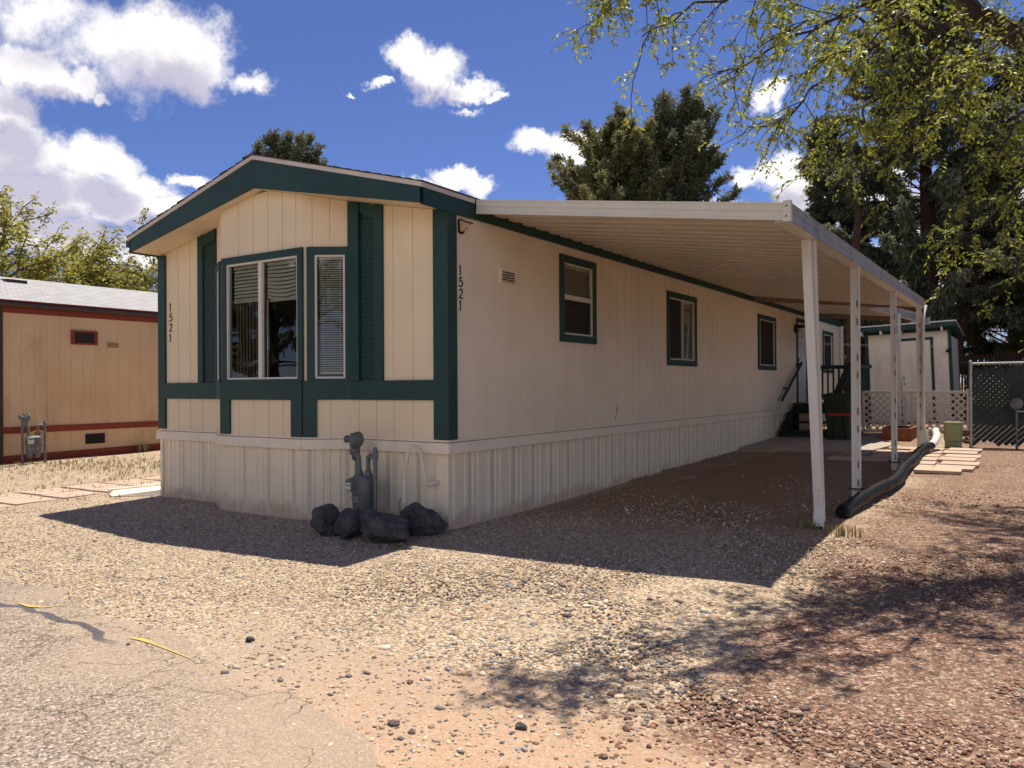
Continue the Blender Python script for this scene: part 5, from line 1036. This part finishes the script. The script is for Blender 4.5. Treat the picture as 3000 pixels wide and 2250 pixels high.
LIMBS = [([(4.69,1.72,4.7),(4.32,1.28,4.3),(3.99,0.92,3.96),(3.81,0.67,3.68),(3.69,0.45,3.39)],0.035,1.0),
 ([(4.64,1.75,4.85),(4.09,0.99,4.49),(3.64,0.42,4.05),(3.41,0.13,3.7),(3.16,-0.17,3.52)],0.03,0.95),
 ([(4.51,1.67,5.19),(3.84,0.55,4.65),(3.38,-0.16,4.17),(3.03,-0.52,3.91)],0.03,1.05),
 ([(4.28,1.78,5.6),(3.5,-0.08,4.8),(3.08,-0.89,4.31),(2.77,-1.24,4.04)],0.03,1.1),
 ([(4.28,1.78,5.92),(3.51,-0.62,4.92),(3.0,-1.35,4.48),(2.75,-1.65,4.21)],0.03,1.1),
 ([(4.28,1.78,5.92),(3.67,-0.24,5.33),(3.17,-1.11,5.05),(2.85,-1.59,4.8)],0.03,1.1),
 ([(4.77,1.77,4.64),(4.5,1.12,4.03),(4.28,0.71,3.61),(4.06,0.43,3.32)],0.03,1.1),
 ([(4.77,1.77,4.64),(4.29,0.44,4.41),(3.93,-0.34,4.2),(3.57,-0.84,3.98)],0.03,1.1),
 ([(5.21,2.54,4.65),(5.08,1.91,3.97),(4.83,1.48,3.45),(4.66,1.23,3.15)],0.03,1.0),
 ([(5.5,2.99,4.67),(5.39,2.25,3.82),(5.07,1.77,3.26),(4.77,1.44,2.91),(4.53,1.15,2.68)],0.03,1.0),
 ([(5.8,3.6,4.81),(5.76,3.04,3.63),(5.33,2.35,2.78),(4.96,1.97,2.54)],0.03,1.0),
 ([(5.97,3.98,4.82),(6.06,3.51,3.45),(5.61,2.94,2.4),(5.2,2.54,2.3)],0.03,1.0),
 ([(4.82,2.0,5.06),(5.09,1.51,5.22),(4.98,1.16,5.66)],0.03,1.0),
 ([(4.51,1.67,5.19),(4.35,-0.06,4.3),(4.21,-0.69,3.85),(4.01,-1.09,3.65)],0.025,0.7),
 ([(5.08,1.91,4.8),(4.87,0.55,4.06),(4.68,-0.11,3.68)],0.025,1.0),
 ([(8.0,3.0,3.6),(7.0,3.8,4.8),(6.0,4.8,5.4),(5,5.4,5.6)],0.04,1.9),
 ([(8,3.6,5.8),(6.8,4.8,6.4),(5.6,5.8,6.6),(4.6,6.2,6.2)],0.04,1.9),
 ([(7.8,4.4,7),(6.4,5.6,7.4),(5.2,6.6,7.2)],0.04,1.9),
 ([(7.6,1.8,5.2),(6.6,2.6,6.0),(5.6,3.2,6.4),(4.7,3.6,6.1)],0.04,1.9),
 ([(7.6,1.8,5.2),(6.6,1.8,5.8),(5.5,1.9,6.1),(4.4,1.8,6.2),(3.6,1.5,6.0)],0.04,1.8),
 ([(8.0,3.6,5.8),(7.0,3.6,5.6),(6.1,3.4,5.1),(5.5,3.2,4.6)],0.04,1.8),
 ([(8.0,4.4,7.0),(6.6,3.9,7.2),(5.4,3.4,7.0)],0.04,1.8),
 ([(8.2,3.4,4.4),(7.8,5.0,4.6),(7.2,6.2,4.3),(6.6,7.0,3.9)],0.04,1.8),
 ([(7.5,2.4,4.4),(7.3,1.3,4.9),(6.8,0.5,4.9),(6.4,0.0,4.6)],0.04,1.0),
 ([(7.5,2.4,4.4),(6.8,1.6,5.0),(6.0,1.0,5.3),(5.2,0.6,5.2)],0.04,1.8),
 ([(7.7,2.9,4.6),(6.6,3.0,4.9),(5.7,2.7,5.0),(5.0,2.3,4.9)],0.04,1.9),
 ([(8.2,3.4,4.4),(8.6,2.0,5.2),(8.4,0.8,5.0),(8.0,0.2,4.6)],0.04,1.0),
 ([(7.8,4.4,7.0),(6.93,3.84,7.11),(6.07,3.28,6.93),(5.33,2.81,6.47)],0.03,2.0),
 ([(7.8,4.4,7.0),(6.87,4.68,7.66),(5.93,4.97,8.02),(5.13,5.21,8.03)],0.03,2.0),
 ([(7.8,4.4,7.0),(6.93,5.08,7.41),(6.05,5.76,7.52),(5.31,6.34,7.32)],0.03,2.0),
 ([(7.8,4.4,7.0),(6.62,4.23,7.03),(5.43,4.06,6.76),(4.42,3.92,6.23)],0.03,2.0),
 ([(7.8,4.4,7.0),(6.3,4.91,7.8),(4.8,5.42,8.3),(3.51,5.85,8.43)],0.03,2.0),
 ([(7.8,4.4,7.0),(6.87,3.9,7.19),(5.94,3.4,7.08),(5.15,2.97,6.68)],0.03,2.0),
 ([(7.8,4.4,7.0),(6.51,4.73,7.37),(5.23,5.06,7.45),(4.13,5.35,7.21)],0.03,2.0),
 ([(7.8,4.4,7.0),(6.87,5.22,7.95),(5.94,6.03,8.59),(5.14,6.73,8.85)],0.03,2.0),
 ([(7.8,4.4,7.0),(6.94,5.07,7.74),(6.09,5.74,8.18),(5.35,6.31,8.26)],0.03,2.0),
 ([(7.8,4.4,7.0),(6.7,5.09,7.45),(5.61,5.78,7.6),(4.66,6.37,7.42)],0.03,2.0),
 ([(7.8,4.4,7.0),(6.57,4.47,7.35),(5.33,4.54,7.39),(4.28,4.59,7.13)],0.03,2.0),
 ([(7.8,4.4,7.0),(6.88,3.66,6.76),(5.96,2.92,6.23),(5.17,2.29,5.47)],0.03,2.0),
 ([(7.8,4.4,7.0),(6.39,5.17,7.51),(4.98,5.93,7.71),(3.77,6.59,7.59)],0.03,2.0),
 ([(7.8,4.4,7.0),(6.46,4.02,7.21),(5.12,3.64,7.11),(3.97,3.31,6.73)],0.03,2.0),
 ([(7.8,4.4,7.0),(6.87,3.43,7.08),(5.94,2.47,6.86),(5.14,1.64,6.38)],0.03,2.0),
 ([(7.8,4.4,7.0),(6.86,3.91,6.94),(5.91,3.42,6.58),(5.1,3.0,5.98)],0.03,2.0),
 ([(7.8,4.4,7.0),(6.73,4.45,7.23),(5.67,4.49,7.16),(4.75,4.53,6.81)],0.03,2.0),
 ([(7.8,4.4,7.0),(6.42,4.78,7.59),(5.04,5.16,7.88),(3.86,5.49,7.83)],0.03,2.0),
 ([(7.8,4.4,7.0),(6.88,3.71,7.11),(5.97,3.02,6.92),(5.18,2.43,6.46)],0.03,2.0),
 ([(7.8,4.4,7.0),(6.35,3.29,6.65),(4.9,2.19,6.0),(3.66,1.24,5.14)],0.03,2.0),
 ([(7.8,4.4,7.0),(6.87,4.34,7.35),(5.94,4.28,7.41),(5.14,4.22,7.15)],0.03,2.0),
 ([(7.8,4.4,7.0),(6.73,4.53,7.3),(5.66,4.65,7.29),(4.74,4.76,6.99)],0.03,2.0),
 ([(7.8,4.4,7.0),(6.82,3.31,6.75),(5.85,2.22,6.2),(5.01,1.28,5.43)],0.03,2.0),
 ([(7.8,4.4,7.0),(6.34,3.53,7.11),(4.87,2.65,6.92),(3.61,1.9,6.46)],0.03,2.0)]
for lp, r0, dn in LIMBS:
    lp = [np.array(p) for p in lp]; q = []
    for a, b in zip(lp, lp[1:]):
        for k in range(4): q.append(a+(b-a)*k/4+T.r.normal(size=3)*.025)
    q.append(lp[-1]); T.b.tube([tuple(p) for p in q], np.linspace(r0*.62, .004, len(q)), 6)
    tot = sum(np.linalg.norm(b-a) for a, b in zip(q, q[1:])); nb = int(tot*6.8*dn)
    for _ in range(nb):
        i = T.r.integers(1, len(q)-1); d = vnorm(q[i+1]-q[i]); o = T.r.normal(size=3)*np.array([1, 1, .6]); 
        L = T.r.uniform(.3, .95)*(1.15-.5*i/len(q)); sp = T.path(q[i], d*.9+vnorm(o)*.9, L, 5, .4, .55)
        T.b.tube([tuple(p) for p in sp], np.linspace(.005, .0018, 6), 4, cap=False); T.twigs(sp, 12, .22, .026, .45, .0013)
nl = T.finish(root, 'elm_leaf', 'bark', .050, .024, .4)
# deciduous trees behind the neighbour
def elm_far(seed, h, label, loc, spread=.5, dens=1., bare=0.):
    T = Tree(seed); root = thing('yellow_green_tree', label, 'tree', (0, 0, 0)); 
    th = h*.28; tr = T.path((0, 0, -.2), (0, 0, 1), th, 3, .1); T.b.tube([tuple(p) for p in tr], [.24, .2, .17, .15], 8)
    def rec(p, d, L, r_, lv):
        q = T.path(p, d, L, 5, .3, -.1 if lv < 2 else .25); T.b.tube([tuple(x) for x in q], np.linspace(r_, r_*.5, 6), 5 if lv < 2 else 3, cap=False)
        if lv >= 3: T.twigs(q, 8.5*dens, .5, .08, .2, .006, .9); return
        for _ in range(3 if lv else 4):
            i = T.r.integers(2, 6); o = T.r.normal(size=3)*np.array([1, 1, .5]); rec(q[i], vnorm(q[min(5, i)]-q[i-1])*.9+vnorm(o)*spread*1.5, L*T.r.uniform(.55, .8), r_*.55, lv+1)
        rec(q[5], q[5]-q[4], L*.7, r_*.5, lv+1)
    for k in range(6):
        a = k*1.047+T.r.uniform(0, .6); rec(tr[-1], (math.cos(a)*spread, math.sin(a)*spread, 1), h*.3, .11, 1)
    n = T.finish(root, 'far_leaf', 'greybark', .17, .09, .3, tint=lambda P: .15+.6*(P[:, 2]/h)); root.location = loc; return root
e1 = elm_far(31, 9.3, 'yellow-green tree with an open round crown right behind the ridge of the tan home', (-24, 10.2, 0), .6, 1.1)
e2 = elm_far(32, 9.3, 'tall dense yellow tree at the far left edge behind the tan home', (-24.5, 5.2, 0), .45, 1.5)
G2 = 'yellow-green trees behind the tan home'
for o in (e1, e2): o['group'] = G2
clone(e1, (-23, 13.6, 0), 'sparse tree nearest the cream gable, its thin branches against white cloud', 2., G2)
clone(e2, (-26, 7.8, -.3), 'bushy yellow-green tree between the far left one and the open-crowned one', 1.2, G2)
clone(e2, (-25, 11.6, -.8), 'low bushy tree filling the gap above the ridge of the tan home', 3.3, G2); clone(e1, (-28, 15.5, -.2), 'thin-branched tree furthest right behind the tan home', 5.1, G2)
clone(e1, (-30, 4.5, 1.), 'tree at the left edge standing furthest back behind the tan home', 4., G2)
# evergreens: trunk, drooping or lifting limbs, dense sprays
def conifer(name, label, loc, h, rad, leafm, seed, lift=.25, nbr=90, dens=1., z0=.12, shape=1., pw=.6, bark='redbark', card=(.17, .06), lean=0., droop=.3, group=None):
    T = Tree(seed); root = thing(name, label, 'tree', (0, 0, 0), group); r = T.r
    tr = [np.array((lean*t_*h+.1*math.sin(t_*5), .1*math.cos(t_*4), t_*h*.96)) for t_ in np.linspace(0, 1, 9)]; T.b.tube([tuple(p) for p in tr], np.linspace(.26*h/10, .03, 9), 9)
    for k in range(nbr):
        t_ = z0+(1-z0)*(k+r.uniform(0, 1))/nbr; a = r.uniform(0, 6.283); L = rad*((1-t_)**pw*shape+.12)*r.uniform(.55, 1.15)
        p = tr[0]+(tr[-1]-tr[0])*t_; q = T.path(p, (math.cos(a), math.sin(a), lift+r.normal(0, .12)+.9*t_), L, 6, .35, -lift*.6+.05)
        T.b.tube([tuple(x) for x in q], np.linspace(.045*(1-t_)+.012, .005, 7), 4, cap=False); q = np.array(q)
        m = int(26*L*dens)+6
        for _ in range(m):
            u = r.uniform(.22, 1.)**.8*6; i = min(5, int(u)); c = q[i]+(q[i+1]-q[i])*(u-i); d = vnorm(q[i+1]-q[i]); o = vnorm(r.normal(size=3)*np.array([1, 1, .8])); sl = r.uniform(.25, .6)*(1.1-u/9)
            sd = vnorm(d*.7+o*.8+np.array([0, 0, lift*.8-droop*.9])); kk = 11
            w_ = r.uniform(0, 1, kk)[:, None]; T.LP.extend(c+sd*sl*w_+r.normal(0, .035, (kk, 3))); T.LD.extend(sd+r.normal(0, .5, (kk, 3)))
    hb = {}
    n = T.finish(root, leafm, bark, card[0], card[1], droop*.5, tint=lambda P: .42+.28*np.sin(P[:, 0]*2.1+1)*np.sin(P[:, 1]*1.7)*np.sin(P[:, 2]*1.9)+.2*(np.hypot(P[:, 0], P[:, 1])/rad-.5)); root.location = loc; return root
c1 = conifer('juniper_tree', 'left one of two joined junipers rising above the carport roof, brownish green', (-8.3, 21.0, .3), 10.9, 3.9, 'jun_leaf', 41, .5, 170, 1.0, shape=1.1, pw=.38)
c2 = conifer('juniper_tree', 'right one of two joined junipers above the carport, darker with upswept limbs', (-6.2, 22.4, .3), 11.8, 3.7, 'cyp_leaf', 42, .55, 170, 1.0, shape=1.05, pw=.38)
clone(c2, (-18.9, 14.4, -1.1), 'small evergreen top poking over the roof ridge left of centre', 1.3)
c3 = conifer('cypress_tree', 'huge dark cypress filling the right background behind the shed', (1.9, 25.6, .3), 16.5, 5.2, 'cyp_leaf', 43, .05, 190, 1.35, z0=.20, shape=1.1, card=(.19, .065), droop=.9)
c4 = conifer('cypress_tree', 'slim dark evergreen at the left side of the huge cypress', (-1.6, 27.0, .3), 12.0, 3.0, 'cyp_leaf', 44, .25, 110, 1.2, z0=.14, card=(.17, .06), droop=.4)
clone(c3, (7.2, 24.6, -.6), 'broad dark cypress at the right edge behind the slatted chain link fence', 2.2)
clone(c3, (4.6, 31.0, -1.5), 'dark cypress further back between the two nearer big ones', 4.2)
clone(c4, (9.5, 19.5, -4.6), 'low dark evergreen behind the right end of the chain link fence', 1.)
clone(c4, (6.4, 20.8, -7.2), 'short bushy evergreen over the fence right of the shed', 3.)
clone(c1, (-2.2, 34, -3.), 'distant evergreen seen low between house end and shed', 2.6)
# old trunks beside the house end and the big one's second stem
t = thing('dead_trunk', 'thick rough bare trunk standing between the house end and the shed', 'tree trunk', (-.05, 23., .3))
MB().tube([(-.05, 23, .2), (-.02, 23, 1.6), (-.12, 23.05, 3.4), (-.05, 23.1, 5.5), (.1, 23.2, 8)], [.3, .25, .22, .18, .1], 12).build('trunk', M['redbark'], t)
MB().tube([(-.1, 23, 3.2), (.5, 22.9, 4.3), (1.0, 22.9, 5.6)], [.1, .07, .03], 6).tube([(-.1, 23, 2.7), (-.6, 23.2, 3.6), (-1.2, 23.2, 4.3)], [.08, .05, .02], 6).build('bough', M['redbark'], t)
t = thing('leaning_trunk', 'dark leaning stem rising behind the shed roof right of the main cypress trunk', 'tree trunk', (3.2, 25, .3))
MB().tube([(2.6, 25, .2), (3.0, 25, 3.2), (3.9, 25.1, 6.5), (5.0, 25.2, 9)], [.2, .17, .13, .06], 10).build('trunk', M['redbark'], t)
# dry golden shrubs far behind the right fence
def shrub(name, label, loc, rx, h, seed, leafm='dry_leaf', n=5000, L=.16):
    r = np.random.default_rng(seed); root = thing(name, label, 'shrub', (0, 0, 0)); b = MB()
    for k in range(14): a = r.uniform(0, 6.28); b.tube([(0, 0, 0), (math.cos(a)*rx*.3, math.sin(a)*rx*.3, h*.5), (math.cos(a)*rx*.6, math.sin(a)*rx*.6, h*.85)], [.05, .03, .01], 4)
    b.build('stems', M['greybark'], root); P = vnorm(r.normal(size=(n, 3)))*(r.uniform(.3, 1, n)**.5)[:, None]*np.array([rx, rx, h*.52]); P *= (1+.25*np.sin(P[:, :1]*3)*np.sin(P[:, 2:]*4+1)); P[:, 2] += h*.5
    V, F = leaf_quads(P, r.normal(size=(n, 3)), np.full(n, L), np.full(n, L*.5), .1, r=r); c = np.repeat(np.clip(r.normal(.5, .25, n), 0, 1), 4); np_mesh('foliage', V, F, M[leafm], root, np.stack([c, c, c, np.ones_like(c)], -1)); root.location = loc; return root
s1 = shrub('dry_shrub', 'golden dry shrub glowing behind the dark trees at far right', (8.5, 38, 0), 4.2, 6.5, 61)
clone(s1, (2., 41, 0), 'golden dry shrub seen low behind the shed through the cypress boughs', 1.)
s2 = shrub('green_shrub', 'dark leafy shrub behind the slatted fence at the right edge', (7.4, 15.6, .1), 1.6, 2.9, 62, 'cyp_leaf', 9000, .12)
clone(s2, (9.4, 17.2, .1), 'dark leafy shrub at the far right, half out of the picture', 2.)
# trees across the road, seen only in the window glass
a_ = clone(e1, (-15, -20, -.2), 'open-crowned tree across the road reflected in the bay window', .5, 'trees across the road')
clone(e2, (5, -24, -.2), 'dense tree across the road reflected in the side windows', 2.5, 'trees across the road'); clone(c3, (-21, -16, -1), 'broad cypress across the road reflected in the bay window', 1.1, 'trees across the road'); clone(c3, (-13, -17.5, -4), 'lower cypress across the road reflected in the bay window', 3.1, 'trees across the road'); clone(c4, (-27, -13, -1), 'slim evergreen across the road at its far left', 1., 'trees across the road'); clone(c2, (12, -22, -1), 'dark evergreen across the road to the right', 1.1, 'trees across the road')

#PART2#
